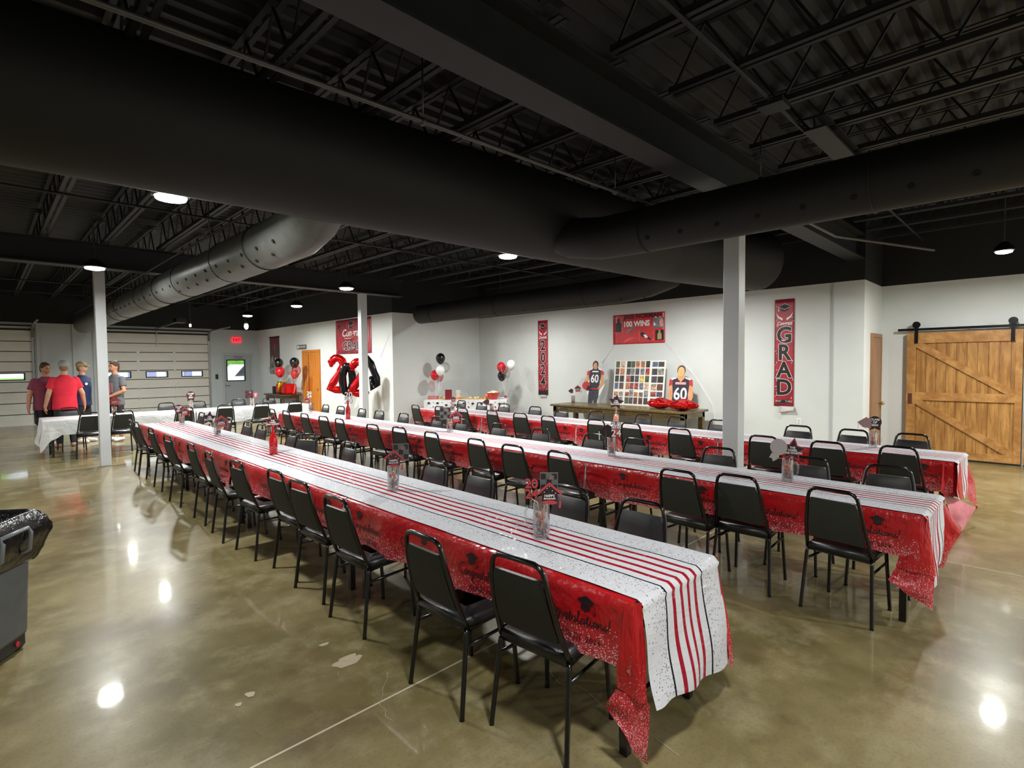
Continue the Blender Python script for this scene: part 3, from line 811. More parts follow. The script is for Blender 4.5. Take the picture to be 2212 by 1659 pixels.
# rows: origin, width, length, heading drift
ROWS = {1: (1.90,1.21,.76,10.0,.003), 2: (4.25,.57,.76,10.8,.014), 3: (6.70,.65,.76,9.5,.026)}
RN = {1: 'nearest striped table row', 2: 'middle striped table row', 3: 'farthest striped table row'}
def rowpt(k, u, v):
    x0, y0, w, L, th = ROWS[k]; return Vector((x0+u*math.cos(th)+v*math.sin(th), y0-u*math.sin(th)+v*math.cos(th), 0))
def px_chairs(k, side, pts, mx):
    """pts: pixel of each chair's top bar; mx: nominal world x of the bar at the near end"""
    res = []
    for (px, py) in pts:
        q = onz(px, py, .885); Y = q.y
        base = mx+ROWS[k][4]*Y
        X = min(base+.07, max(base-.07, q.x))
        q = onx(px, py, X); res.append((X, q.y))
    res.sort(key=lambda a: a[1])
    for i, (X, Y) in enumerate(res):
        yaw = random.uniform(-.06, .06)
        if side == 'n': x = X+.27; rz = 0+yaw-ROWS[k][4]
        else: x = X-.27; rz = PI+yaw-ROWS[k][4]
        if (k, side, i) in TWIST: rz += TWIST[(k, side, i)]
        s = 'near side' if side == 'n' else 'far side'
        label = 'black banquet chair, %s from near end, %s of %s' % (ORD[i], s, RN[k])
        place_chair(x, Y, rz, label, 'chairs on the %s of the %s' % (s, RN[k]))
TWIST = {(1,'n',0): .06, (1,'n',1): -.03, (2,'n',0): -.06, (1,'f',5): .5}
px_chairs(1, 'n', [(1108,1205), (912,1157), (722,1075), (642,1040), (592,1012), (508,996), (450,978), (412,960), (360,941), (325,925), (293,912), (281,905)], 1.60)
px_chairs(1, 'f', [(1388,1097), (1231,1052), (1038,1017), (942,997), (755,957), (677,951), (632,937), (567,927), (536,920), (495,914), (437,896)], 2.96)
px_chairs(2, 'n', [(1809,1061), (1591,1025), (1467,1017), (1210,977), (1105,962), (1029,949), (932,934), (860,923), (803,917), (733,905), (697,899.5), (657,893.7), (617,887.7), (588,884)], 3.95)
px_chairs(2, 'f', [(1923,1009), (1747,994), (1556,972), (1378,950), (1283,938), (1168,929), (1077,916), (997,906), (944,900), (872,893), (820,887.5), (782,885), (737,878.8), (704,874.8)], 5.28)
px_chairs(3, 'n', [(1944,966), (1786,957), (1650,942.5), (1469,927.6), (1363,915), (1287,907), (1185,899.5), (1122,892.5), (1064,886.5), (998,881), (949,878.4), (898,878)], 6.40)
px_chairs(3, 'f', [(1971,938), (1842,930), (1724,922.5), (1551,908), (1461,901), (1389,895.5), (1290,889), (1213,884.5), (1157,880), (1090,872.5), (1042,870), (997,865.5)], 7.74)
# white row: chairs face along y
def white_chairs(pts, side, my):
    res = []
    for (px, py) in pts:
        q = ony(px, py, my); res.append((q.x, my))
    res.sort()
    for i, (X, Y) in enumerate(res):
        yaw = random.uniform(-.08, .08)
        if side == 'n': y = Y+.27; rz = PI/2+yaw
        else: y = Y-.27; rz = -PI/2+yaw
        s = 'camera side' if side == 'n' else 'far side'
        place_chair(X, y, rz, 'black banquet chair, %s from left, %s of white covered tables' % (ORD[i], s), 'chairs on the %s of the white covered tables' % s)
white_chairs([(196,893), (267,890), (398,882), (489,877.6), (565,874), (637,868)], 'n', 13.02)
white_chairs([(151,890), (357,878), (430,874.6), (513,870), (580,866)], 'f', 14.98)
# ================================================================ TABLES
def make_table(L, w=.76, h=.742):
    t = thing('folding_table', 'white topped folding table under a tablecloth', 'table')
    MB().box(0, 0.01, h-.045, w, L-.01, h).build('tabletop', M_tabtop, t, bevel=.008)
    MB().box(.03, .05, h-.085, w-.03, L-.05, h-.046).build('apron', M_frame, t)
    for y in (.10, L-.12):
        for x in (.09, w-.09):
            MB().bar((x, y, h-.09), (x, y, 0), .042, .042).build('leg', M_frame, t, bevel=.004)
        MB().bar((.09, y, .22), (w-.09, y, .22), .022).build('crossbar', M_frame, t)
        yy = y+(.45 if y < 1 else -.45)
        MB().bar((w/2, y, .42), (w/2, yy, h-.09), .018).build('brace', M_frame, t)
    return t
TP = {}
def table(L, loc, rz, label, group):
    key = round(L, 2)
    if key not in TP:
        t = make_table(L); TP[key] = t; t.location = loc; t.rotation_euler = (0,0,rz); t['label'] = label; t['group'] = group; return t
    return dup(TP[key], loc, rz, label, group)
HEM = .275
M_clothu2 = mat('pale_cloth_underside', (216,190,196), .4)
# ---- cursive print on the cloths: single stroke letters, x advance
def arc(cx, cy, rx, ry, a0, a1, n=8): return [(cx+rx*math.cos(math.radians(lerp(a0, a1, i/(n-1)))), cy+ry*math.sin(math.radians(lerp(a0, a1, i/(n-1))))) for i in range(n)]
GL = {
 'C': (1.0, [arc(.62,.55,.5,.62,50,310,14)+[(1.0,.1)]]),
 'o': (.55, [arc(.27,.27,.22,.25,90,450,12)+[(.55,.35)]]),
 'n': (.62, [[(0,.5),(.06,0),(.1,.25),(.25,.5),(.36,.45),(.36,.1),(.45,0),(.62,.15)]]),
 'g': (.6, [arc(.25,.27,.2,.24,60,420,11)+[(.42,.5),(.4,-.3),(.25,-.55),(.05,-.4),(.4,-.05),(.6,.15)]]),
 'r': (.45, [[(0,.2),(.1,.55),(.16,.45),(.3,.48),(.27,.1),(.35,0),(.45,.12)]]),
 'a': (.6, [arc(.25,.25,.22,.24,60,420,11)+[(.44,.5),(.43,.08),(.5,0),(.6,.15)]]),
 't': (.4, [[(.02,.15),(.2,1.0),(.15,.1),(.24,0),(.4,.15)], [(.02,.62),(.36,.68)]]),
 'u': (.62, [[(0,.3),(.07,.5),(.06,.12),(.2,0),(.36,.15),(.4,.5),(.4,.08),(.48,0),(.62,.15)]]),
 'l': (.4, [[(0,.15),(.2,.75),(.22,1.1),(.1,1.05),(.1,.1),(.2,0),(.4,.15)]]),
 'i': (.32, [[(0,.25),(.1,.5),(.08,.08),(.16,0),(.32,.15)], [(.12,.72),(.15,.78)]]),
 's': (.45, [[(0,.15),(.2,.55),(.3,.25),(.22,0),(.02,.02),(.2,.02),(.45,.18)]]),
 '!': (.3, [[(.2,1.15),(.12,.3)], [(.1,.08),(.11,.02)]]),
}
def script_strokes(txt):
    x = 0; out = []
    for ch in txt:
        adv, st = GL[ch]
        for s in st: out.append([(x+p[0], p[1]) for p in s])
        x += adv
    return out, x
CONG, CLEN = script_strokes('Congratulations!')
def print_on(mb, S, v0, a0, size, mi, direction=-1, eps=.0035):
    """lay the strokes on the hanging part of surface S(a, v); a0 = baseline drop (m)"""
    for st in CONG:
        P = []
        for (x, y) in st:
            P.append((v0+direction*(x-CLEN/2)*size, a0-y*size))
        w = size*.06
        vs = []; fs = []
        for i, (v, d) in enumerate(P):
            q0 = P[max(i-1, 0)]; q1 = P[min(i+1, len(P)-1)]
            tx, ty = q1[0]-q0[0], q1[1]-q0[1]; l = math.hypot(tx, ty) or 1
            nx, ny = -ty/l*w, tx/l*w
            for s in (1, -1):
                p = S(-(d+ny*s), v+nx*s); p = Vector(p)+Vector((-eps, 0, 0)); vs.append(p)
        for i in range(len(P)-1): fs.append((2*i, 2*i+1, 2*i+3, 2*i+2))
        mb.add(vs, fs, mi, smooth=False)
def cap_on(mb, S, v0, a0, s, mi):
    for poly in ([(-1,.25),(0,.7),(1,.25),(0,-.2)], [(-.5,-.05),(0,-.3),(.5,-.05),(.5,-.45),(0,-.65),(-.5,-.45)], [(.95,.2),(1.0,.2),(1.0,-.5),(1.1,-.75),(.85,-.75),(.95,-.5)]):
        mb.add([Vector(S(-(a0-y*s), v0-x*s))+Vector((-.0037,0,0)) for x, y in poly], [tuple(range(len(poly)))], mi, smooth=False)
def make_cloth(k, j, n, v0, v1, mb_text=True):
    x0, y0, w, L, th = ROWS[k]
    ph = k*2.1+j*1.3
    def hem(v): return HEM*(1+.07*math.sin(v*1.7+ph)+.04*math.sin(v*5.1+ph*2))
    def S(a, v):
        # a<0 : camera side skirt, 0..w : top, >w : far skirt
        if a < 0:
            d = -a; q = min(1, d/HEM)
            x = -.012-.006*q+q*(.012*math.sin(v*7.3+ph)+.009*math.sin(v*15.7+ph*3)+.012*noise.noise(Vector((v*3, d*6, k+j*.37))))
            if abs(v-v0) < .12 and j > 0: x -= .03*q
            return (x-.008*q, v, .750-d-.003)
        if a > w:
            d = a-w; q = min(1, d/HEM)
            return (w+.012+.02*q+q*.014*math.sin(v*6.1+ph), v, .747-d)
        return (a, v, .7475+.0012*math.sin(v*31+a*17)+.001*j)
    m = MB()
    vsamp = fr(v0, v1, max(8, int((v1-v0)/.045)))
    asm = [-1.06, -1, -.8, -.6, -.4, -.2, -.08, 0]
    def f1(t, v): return S(t*hem(v), v) if t < 0 else S(0, v)
    m.grid(lambda v, t: f1(t, v), vsamp, asm, 0, lambda v, t: (v, -t*hem(v)))
    m.grid(lambda v, a: S(a, v), vsamp, fr(0, w, 5), 0, lambda v, a: (v, 0))
    m.grid(lambda v, t: S(w+t*hem(v), v), vsamp, [0, .1, .3, .6, 1], 0, lambda v, t: (v+3, t*hem(v)))
    c = v0+.28
    i = 0
    while c < v1-.2:
        print_on(m, S, c+.02, .16, .047, 1)
        cap_on(m, S, c+(.12 if i % 2 else -.05), .07, .05, 1)
        put = [(-.16,.222), (-.02,.222)]
        # small line "CLASS OF 2024" under the greeting
        vs, fs = TXT_CLASS
        m.add([Vector(S(-(.225-p.y), c-p.x))+Vector((-.0037,0,0)) for p in vs], fs, 1, smooth=False)
        c += .62; i += 1
    o = m.build('tablecloth', [M_cloth, M_ink], None, smooth=True, loc=(x0, y0, 0), rotz=-th)
    where = ['at the near end', 'second from the near end', 'third from the near end', 'at the far end'][j]
    tag(o, 'red printed plastic tablecloth %s of the %s' % (where, RN[k]), 'tablecloth', 'red plastic tablecloths')
    return o, S, hem
TXT_CLASS = text_mesh('CLASS OF 2024', .036, depth=0, spacing=1.1)
CL = {}
for k in (1, 2, 3):
    x0, y0, w, L, th = ROWS[k]; Lt = L/4
    for j in range(4):
        p = rowpt(k, 0, j*Lt)
        where = ['at the near end', 'second from the near end', 'third from the near end', 'at the far end'][j]
        table(Lt, (p.x, p.y, 0), -th, 'folding table with black legs %s of the %s' % (where, RN[k]), 'folding tables under the red cloths')
        a = j*Lt+(.012 if j else .0); b = (j+1)*Lt-(.012 if j < 3 else -.012)
        CL[(k, j)] = make_cloth(k, j, 4, a, b)
def grid_patch(fn, nu, nv, name, mats, loc, rz, uvf, parent=None):
    m = MB().grid(fn, fr(0, 1, nu), fr(0, 1, nv), 0, uvf)
    return m.build(name, mats, parent, smooth=True, loc=loc, rotz=rz)
# corner drapes of the end cloths, as parts of those cloths. Points in row-local coordinates
def quad_patch(A, B, Cc, D, bulge, n=14, wave=.012, ph=0):
    A, B, Cc, D = map(Vector, (A, B, Cc, D))
    def f(u, v):
        p = (A*(1-u)+B*u)*(1-v)+(D*(1-u)+Cc*u)*v
        q = math.sin(u*PI)*math.sin(min(1, v*1.1)*PI*.5)
        return p+Vector(bulge)*q+Vector((math.sin(v*7+ph+u*5), math.sin(u*9+ph), 0))*wave*v
    return f
def corner(k, pts, bulge, ph, lettering=False):
    o = CL[(k, 0)][0]
    A, B, Cc, D = pts
    f = quad_patch(A, B, Cc, D, bulge, ph=ph)
    m = MB().grid(f, fr(0, 1, 14), fr(0, 1, 20), 0, lambda u, v: (u*.5+ph, .75-f(u, v).z))
    m.build('corner_drape', [M_clothc, M_ink], o, smooth=True)
# nearest row, camera side corner: kite hanging to a point
corner(1, ((-.022,.03,.742), (.032,-.022,.745), (.03,-.06,.33), (-.024,.07,.36)), (-.012,-.02,0), 0)
corner(1, ((-.024,.07,.36), (.03,-.06,.33), (.02,-.05,.065), (-.035,.115,.26)), (-.01,-.02,0), 1)
# nearest row, far corner
corner(1, ((.742,-.025,.748), (.78,.01,.745), (.86,-.01,.20), (.80,-.075,.17)), (.02,-.01,0), 2)
corner(1, ((.775,.0,.745), (.79,.14,.50), (.83,.12,.33), (.86,-.01,.20)), (.02,.0,0), 2.4)
def wcorner(k, quad, bulge, ph, mat_=None, nm='corner_drape'):
    """quad: (px, py, world x) for each corner of the hanging sheet"""
    x0, y0, w, L, th = ROWS[k]; P = []
    for (px, py, X) in quad:
        p = onx(px, py, X); dx, dy = p.x-x0, p.y-y0
        P.append((dx*math.cos(th)-dy*math.sin(th), dx*math.sin(th)+dy*math.cos(th), p.z))
    f = quad_patch(*P, bulge, ph=ph)
    MB().grid(f, fr(0, 1, 16), fr(0, 1, 18), 0, lambda u, v: (u*.5+ph, .75-f(u, v).z)).build(nm, mat_ or M_clothc, CL[(k, 0)][0], smooth=True)
# middle row
corner(2, ((-.022,.05,.742), (.05,-.03,.745), (.05,-.07,.36), (-.03,.12,.40)), (-.03,-.01,0), 3)
corner(2, ((-.03,.12,.40), (.05,-.07,.36), (.03,-.06,.14), (-.06,.16,.31)), (-.02,-.01,0), 3.4)
wcorner(2, ((2010,1085,4.93), (2027,1066,5.04), (2079,1147,5.13), (2012,1165,4.99)), (.0,-.02,0), 4.2)
wcorner(2, ((2012,1165,4.99), (2079,1147,5.13), (2036,1222,5.10), (2008,1232,4.98)), (.0,-.02,0), 4.6)
# farthest row
corner(3, ((-.022,.08,.742), (.16,-.03,.745), (.20,-.07,.36), (-.035,.10,.44)), (-.015,-.02,0), 5)
wcorner(3, ((2036,1064,6.75), (2108,1096,7.2), (2078,1154,7.0), (2052,1112,6.85)), (0,-.02,0), 5.4, M_clothu, 'cloth_underside')
wcorner(3, ((2074,982,7.3), (2083,979,7.47), (2106,1040,7.55), (2080,1050,7.25)), (.05,-.02,0), 5.8)
wcorner(3, ((2080,1050,7.25), (2106,1040,7.55), (2112,1106,7.5), (2092,1080,7.3)), (.02,-.02,0), 6.2)
# pale cloth undersides folded out at the joins between cloths
for k in (1, 2, 3):
    Lt = ROWS[k][3]/4; w = ROWS[k][2]
    for j in (1, 2, 3):
        v = j*Lt
        f = quad_patch((-.016, v-.004, .71), (-.016, v+.004, .71), (-.028, v+.045, .46), (-.03, v-.01, .44), (0,0,0), wave=.004)
        MB().grid(f, fr(0, 1, 5), fr(0, 1, 10), 0).build('cloth_underside', M_clothu2, CL[(k, j)][0], smooth=True)
        f = quad_patch((w+.03, v-.14, .50), (w+.03, v+.12, .50), (w+.02, v+.03, .27), (w+.02, v-.05, .30), (.01,0,0), wave=.012)
        MB().grid(f, fr(0, 1, 8), fr(0, 1, 8), 0).build('cloth_underside', M_clothu2, CL[(k, j)][0], smooth=True)
# ---- striped runners
def runner(k, w0, w1, drop0, drop1, flare, label):
    x0, y0, w, L, th = ROWS[k]
    W = w1-w0; ph = k
    def S(x, v):
        if v >= 0:
            crease = .0022*abs(math.sin(v*2.6+ph))**24
            return (w0+x+.006*math.sin(v*2.1+ph)*0, v, .7535+crease+.0013*noise.noise(Vector((x*8, v*3, k))))
        d = -v; dr = lerp(drop0, drop1, x/W); q = d/1.0
        dz = dr*q; out = -.02-.055*q*flare-.012*math.sin(x*22+ph)*q-.012*math.sin(q*7+x*6)*q
        return (w0+x+(.07*flare)*q*(x/W)**1.5+.0*q, out if q > .05 else lerp(-.006, -.03, q/.05), .7545-dz)
    m = MB(); xsn = fr(0, W, 25)
    m.grid(lambda v, x: S(x, v), fr(0, L+.005, int(L/.05)), xsn, 0, lambda v, x: (x/W*.72, v))
    m.grid(lambda v, x: S(x, v), [0, -.02, -.05]+fr(-.1, -1, 22), xsn, 0, lambda v, x: (x/W*.72, v*drop0))
    m.grid(lambda v, x: (w0+x, L+.012+.01*math.sin(x*9)*v, .7535-.45*v), fr(0, 1, 12), xsn, 0, lambda v, x: (x/W*.72, v*.5+L))
    o = m.build('table_runner', M_runner, None, smooth=True, loc=(x0, y0, 0), rotz=-th)
    tag(o, label, 'table runner', 'striped table runners')
    return o
r1 = runner(1, .03, .745, .44, .57, 1.0, 'long white runner with red stripes and black dots on the nearest table row')
# torn white hem of the first runner
r2 = runner(2, .03, .745, .58, .40, .25, 'long white runner with red stripes on the middle table row')
r3 = runner(3, .02, .74, .38, .42, .3, 'long white runner on the farthest table row')
# ---- white covered tables along x
for j in range(2):
    table(2.6, (.80+2.62*(j+1), 13.60, 0), PI/2, ['left', 'right'][j]+' folding table under the white tablecloths', 'folding tables under the white cloths')
def white_cloth(xa, xb, label, left):
    ph = xa
    def S(a, x):
        if a < 0:
            d = -a; q = d/.3
            return (x, 13.585-.01*q+q*(.012*math.sin(x*8+ph)+.01*noise.noise(Vector((x*4, d*5, 1)))), .749-d)
        if a > .78: return (x, 14.375+.01, .749-(a-.78))
        return (x, 13.59+a, .7492)
    m = MB(); xsn = fr(xa, xb, 60)
    m.grid(lambda x, a: S(a, x), xsn, [-.31, -.25, -.18, -.1, -.04, 0, .2, .4, .6, .78, .85, 1.0], 0)
    if left:
        # end drape hanging to a low corner
        f = quad_patch((xa,13.59,.749), (xa,14.37,.749), (xa-.04,14.3,.33), (xa-.05,13.62,.20), (-.04,0,0), wave=.02)
        m.grid(f, fr(0, 1, 16), fr(0, 1, 14), 0)
        f = quad_patch((xa,13.59,.749), (xa+.30,13.575,.45), (xa+.12,13.56,.33), (xa-.05,13.62,.12), (0,-.03,0), wave=.015)
        m.grid(f, fr(0, 1, 12), fr(0, 1, 14), 0)
    o = m.build('tablecloth', M_wcloth, None, smooth=True)
    tag(o, label, 'tablecloth', 'white plastic tablecloths'); return o
white_cloth(.79, 3.40, 'white plastic tablecloth with a drooping corner, left half of the back tables', True)
white_cloth(3.415, 6.06, 'white plastic tablecloth on the right half of the back tables', False)
# ================================================================ WALL BANNERS
def wall_sheet(name, label, cat, X, y0, y1, z0, z1, base, wav=.006, seed=1):
    """vinyl sheet on a wall that faces -x; y1 is the viewer's left. Returns thing, builder space: u from left (0..W), v up"""
    t = thing(name, label, cat, (X, (y0+y1)/2, z0))
    W = y1-y0; H = z1-z0
    def P(u, v, e=0.): return Vector((-.012-e+wav*noise.noise(Vector((u*3, v*2.2, seed))), W/2-u, v))
    m = MB().grid(lambda u, v: P(u, v), fr(0, W, 14), fr(0, H, 24), 0)
    m.build('sheet', base, t, smooth=True, solid=.002)
    return t, P, W, H
def ptext(m, P, body, size, u, v, mi, e, sx=1., **kw):
    vs, fs = text_mesh(body, size, depth=0, **kw)
    m.add([P(u+p.x*sx, v+p.y, e) for p in vs], fs, mi, smooth=False)
def ppoly(m, P, pts, mi, e): m.add([P(u, v, e) for u, v in pts], [tuple(range(len(pts)))], mi, smooth=False)
def prect(m, P, a, b, c, d, mi, e): ppoly(m, P, [(a,b),(c,b),(c,d),(a,d)], mi, e)
def gradcap(m, P, u, v, s, mi, mi2, e):
    ppoly(m, P, [(u-1.08*s, v+.3*s), (u, v+.82*s), (u+1.08*s, v+.3*s), (u, v-.25*s)], mi2, e)
    ppoly(m, P, [(u-s, v+.3*s), (u, v+.75*s), (u+s, v+.3*s), (u, v-.18*s)], mi, e+.001)
    ppoly(m, P, [(u-.55*s, v-.0*s), (u, v-.3*s), (u+.55*s, v), (u+.55*s, v-.35*s), (u, v-.6*s), (u-.55*s, v-.35*s)], mi, e+.0005)
    ppoly(m, P, [(u-.95*s, v+.28*s), (u-.9*s, v+.28*s), (u-.85*s, v-.5*s), (u-1.0*s, v-.5*s)], mi2, e+.001)
M_ban = mat('banner_red', (160,44,56), .35, var=.25, vscale=5)
def streaks(m, P, W, H, n, mi, seed, e=.0015):
    r = random.Random(seed)
    for i in range(n):
        side = r.choice((0, 1)); u = (r.uniform(.01, .05) if side == 0 else W-r.uniform(.01, .05)); v = r.uniform(.1, H-.1); a = r.uniform(-.8, .8)
        s = r.uniform(.02, .045); dx, dy = math.cos(a)*s*.4, abs(math.sin(a))*s+s*.6
        ppoly(m, P, [(u, v), (u+dx*.5+.006, v+dy*.3), (u+dx, v+dy), (u+dx*.3, v+dy*.6)], mi, e)
def tall_banner(label, y0, y1, z0, z1, letters, foot):
    t, P, W, H = wall_sheet('banner', label, 'banner', XC, y0, y1, z0, z1, M_ban, seed=len(letters)+z0)
    m = MB(); n = len(letters)
    prect(m, P, .004, .004, .012, H-.004, 2, .001); prect(m, P, W-.012, .004, W-.004, H-.004, 2, .001)
    gradcap(m, P, W/2, H-.17, .11, 0, 1, .0015)
    for s in (-1, 1): ppoly(m, P, [(W/2+s*.03, H-.36), (W/2+s*.10, H-.32), (W/2+s*.15, H-.25), (W/2+s*.12, H-.34), (W/2+s*.04, H-.40)], 1, .0015)
    ptext(m, P, 'Congrats', .10, W/2, H-.455, 1, .0015, sx=.72, shear=.25, offset=.002)
    top = H-.52; bot = .18; st = (top-bot)/n; ls = .41 if letters == 'GRAD' else .36
    for i, ch in enumerate(letters):
        v = top-st*(i+.5)
        ptext(m, P, ch, ls, W/2, v, 1, .0015, sx=.92, offset=.021)
        ptext(m, P, ch, ls, W/2, v, 2, .0022, sx=.92, offset=.013)
        ptext(m, P, ch, ls, W/2, v, 0, .0029, sx=.92, offset=.009)
    streaks(m, P, W, H, 26, 1, len(letters)+7)
    if foot:
        prect(m, P, .05, .06, W-.05, .12, 0, .0015); ptext(m, P, foot, .05, W/2, .092, 1, .0025)
    else:
        ppoly(m, P, [(.0, .0)]+[(W*i/12, .10+.03*((i*7) % 3)) for i in range(13)]+[(W, 0)], 0, .0015)
    m.build('banner_print', [M_ink, M_whp, M_redd], t)
    return t
b1 = tall_banner('tall red banner reading GRAD on the pale wall right of the large column', 3.39, 3.74, .90, 2.92, 'GRAD', 'WAY TO GO')
MB().grid(lambda u, v: (-.012-.05*v*(.4+u), .07-.26*u, -.11*v*(1.2-.6*u)), fr(0, 1, 8), fr(0, 1, 6)).build('curled_corner', mat('banner_back', (190,180,182), .5), b1, smooth=True, solid=.002)
b2 = tall_banner('narrow tall red banner reading 2024 on the wall left of the console table', 9.51, 9.86, .90, 2.91, '2024', None)
MB().grid(lambda u, v: (-.012-.03*v, .10-.22*u, -.05*v), fr(0, 1, 6), fr(0, 1, 4)).build('curled_corner', mat('banner_back', (190,180,182), .5), b2, smooth=True, solid=.002)
# 100 wins banner
t, P, W, H = wall_sheet('banner', 'wide red banner reading 100 WINS above the photo board', 'banner', XC, 6.05, 7.42, 2.19, 2.88, mat('sport_banner_red', (196,44,50), .35, var=.12, vscale=4), seed=9)
m = MB()
ptext(m, P, 'JASE NORMAN', .135, .80, H-.065, 0, .006, sx=1.1, offset=.004)
ptext(m, P, '100 WINS', .17, .64, H-.235, 1, .006, sx=.96, offset=.007)
prect(m, P, .02, .26, .27, H-.05, 3, .0015)
prect(m, P, 1.06, .34, 1.35, H-.12, 3, .0015); prect(m, P, .71, .06, 1.09, .28, 4, .0015); prect(m, P, 1.13, .06, 1.34, .29, 0, .0015)
# simple figures inside the pictures
def blob_fig(cx, cy, s, mi, e, lean=0.):
    ppoly(m, P, [(cx+s*(math.cos(a)*.16)+lean*s*.6, cy+s*(.55+math.sin(a)*.18)) for a in [2*PI*i/12 for i in range(12)]], mi, e)
    ppoly(m, P, [(cx-.32*s, cy-.5*s), (cx+.32*s, cy-.5*s), (cx+.3*s+lean*s*.5, cy+.25*s), (cx+.1*s+lean*s*.6, cy+.4*s), (cx-.1*s+lean*s*.6, cy+.4*s), (cx-.3*s+lean*s*.5, cy+.25*s)], mi, e)
blob_fig(.15, .42, .26, 0, .003); blob_fig(1.14, .48, .17, 1, .003, .1); blob_fig(1.27, .47, .2, 5, .003, -.1); blob_fig(1.235, .165, .17, 6, .003)
ppoly(m, P, [(.74,.23), (.80,.26), (.9,.2), (1.04,.08), (1.0,.07), (.88,.13), (.78,.16)], 0, .003); ppoly(m, P, [(.82,.2), (.9,.2), (.95,.13), (.88,.12)], 1, .0035)
ppoly(m, P, [(.36,.26), (.42,.36), (.52,.40), (.66,.43), (.58,.36), (.48,.32), (.42,.24)], 3, .003)
ppoly(m, P, [(.28,.02), (.34,.10), (.45,.14), (.66,.15), (.5,.11), (.36,.05)], 4, .003)
m.build('banner_print', [M_ink, M_whp, M_redd, mat('photo_grey', (120,116,120), .5, var=.5, vscale=20), mat('salmon', (226,84,84), .5), M_pinkp, mat('photo_gold', (180,150,100), .5)], t)
# cords holding the banner: thin white lines on the wall
def cord(pts, label, r=.006):
    return tag(MB().tube(pts, r, 6).build('cord', M_cord, smooth=True), label, 'cord')
cord([(XC-.01, 6.05, 2.2), (XC-.012, 5.35, 1.45), (XC-.012, 4.95, .85), (XC-.01, 4.9, .35)], 'white cord running from the 100 WINS banner down past the right cutout')
cord([(XC-.01, 7.40, 2.18), (XC-.012, 7.75, 1.75)], 'white cord from the 100 WINS banner down to the left cutout')
# congrats grad banner on the restroom wall
t, P, W, H = wall_sheet('banner', 'large red banner reading Congrats GRAD behind the middle column', 'banner', XA, 13.36, 15.44, 2.09, 3.10, M_ban, wav=.012, seed=4)
m = MB()
gradcap(m, P, .95, H-.17, .17, 0, 1, .0015); gradcap(m, P, .2, H-.2, .1, 0, 0, .0015)
ptext(m, P, 'Congrats', .30, 1.0, H-.40, 1, .0015, sx=1.1, shear=.25, offset=.006)
prect(m, P, .55, H-.56, 1.5, H-.545, 1, .0015); ptext(m, P, '2024', .11, .98, H-.60, 0, .0016, offset=.004)
ptext(m, P, 'GRAD', .34, 1.0, H-.79, 1, .0015, sx=1.25, offset=.016); ptext(m, P, 'GRAD', .34, 1.0, H-.79, 0, .0022, sx=1.25, offset=.008)
streaks(m, P, W, H, 30, 4, 3)
r = random.Random(3)
vv = [(W*i/40, .05+.12*r.random()) for i in range(41)]
ppoly(m, P, [(0,.0)]+vv+[(W,.0)], 3, .0012)
m.build('banner_print', [M_ink, M_whp, M_redd, mat('banner_plum', (110,30,44), .4), M_pinkp], t)
# dark photo banner left
t, P, W, H = wall_sheet('poster', 'tall dark maroon photo poster behind the leftmost balloon cluster', 'poster', XA, 19.85, 20.75, 1.45, 2.82, mat('poster_maroon', (74,40,44), .4, var=.4, vscale=6), wav=.01, seed=6)
m = MB()
ppoly(m, P, [(.05,.0), (.3,.0), (.34,.45), (.26,.7), (.14,.62), (.08,.4)], 0, .002)
ppoly(m, P, [(.45,.05), (.85,.05), (.85,.5), (.6,.62), (.47,.4)], 1, .002)
prect(m, P, .5, .5, .75, .6, 2, .003)
ppoly(m, P, [(.4,.85), (.5,.82), (.55,1.05), (.46,1.15), (.38,1.05)], 1, .003)
m.build('poster_print', [mat('poster_beige', (170,140,120), .5), mat('poster_taupe', (110,84,80), .5, var=.4, vscale=9), M_whp], t)
MB().box(-.03, -.5, H-.01, -.01, .5, H+.02).build('hanging_rod', M_ink, t)
# ================================================================ CONSOLE TABLE with cutouts and photo board
zt = .78
t = thing('console_table', 'long olive brown wooden table against the wall under the photo board', 'table', (9.65, 4.95, 0))
L_, D_ = 3.5, .95
MB().box(0, 0, zt-.045, D_, L_, zt).build('tabletop', M_desk, t, bevel=.008)
MB().box(.05, .06, zt-.17, .08, L_-.06, zt-.045).build('apron', M_desk, t); MB().box(D_-.08, .06, zt-.17, D_-.05, L_-.06, zt-.045).build('apron', M_desk, t)
MB().box(.08, .06, zt-.15, D_-.08, .09, zt-.045).build('apron', M_desk, t); MB().box(.08, L_-.09, zt-.15, D_-.08, L_-.06, zt-.045).build('apron', M_desk, t)
for x in (.05, D_-.15):
    for y in (.06, L_-.16): MB().box(x, y, 0, x+.10, y+.10, zt-.045).build('leg', M_desk, t, bevel=.006)
# photo board
pb = thing('photo_board', 'white board covered in photographs leaning on the wall under the 100 WINS banner', 'photo board', (10.40, 6.53, zt+.002))
pb.rotation_euler = (0, math.radians(8), 0)
W = 1.30; H = 1.02
MB().box(-.012, -W/2, 0, .012, W/2, H).build('board', mat('board_white', (232,230,220), .5), pb, bevel=.003)
pal = [(70,80,50), (120,120,128), (80,96,130), (40,34,34), (110,104,100), (170,60,56), (176,110,80), (150,70,70), (96,60,56), (60,56,60), (186,160,140), (90,50,50), (130,130,124), (200,170,90), (70,66,84)]
pm = [mat('photo_%d' % i, c, .4, var=.7, vscale=26) for i, c in enumerate(pal)]
r = random.Random(8)
cols = [(-.62, -.52), (-.49, -.38), (-.32, -.22), (-.21, -.11), (-.09, .01), (.04, .14), (.17, .27)]
def photo(a, b, c, d, first=[None]):
    m = MB().box(-.0155, -c, b, -.0122, -a, d)
    m.build('photograph', r.choice(pm), pb)
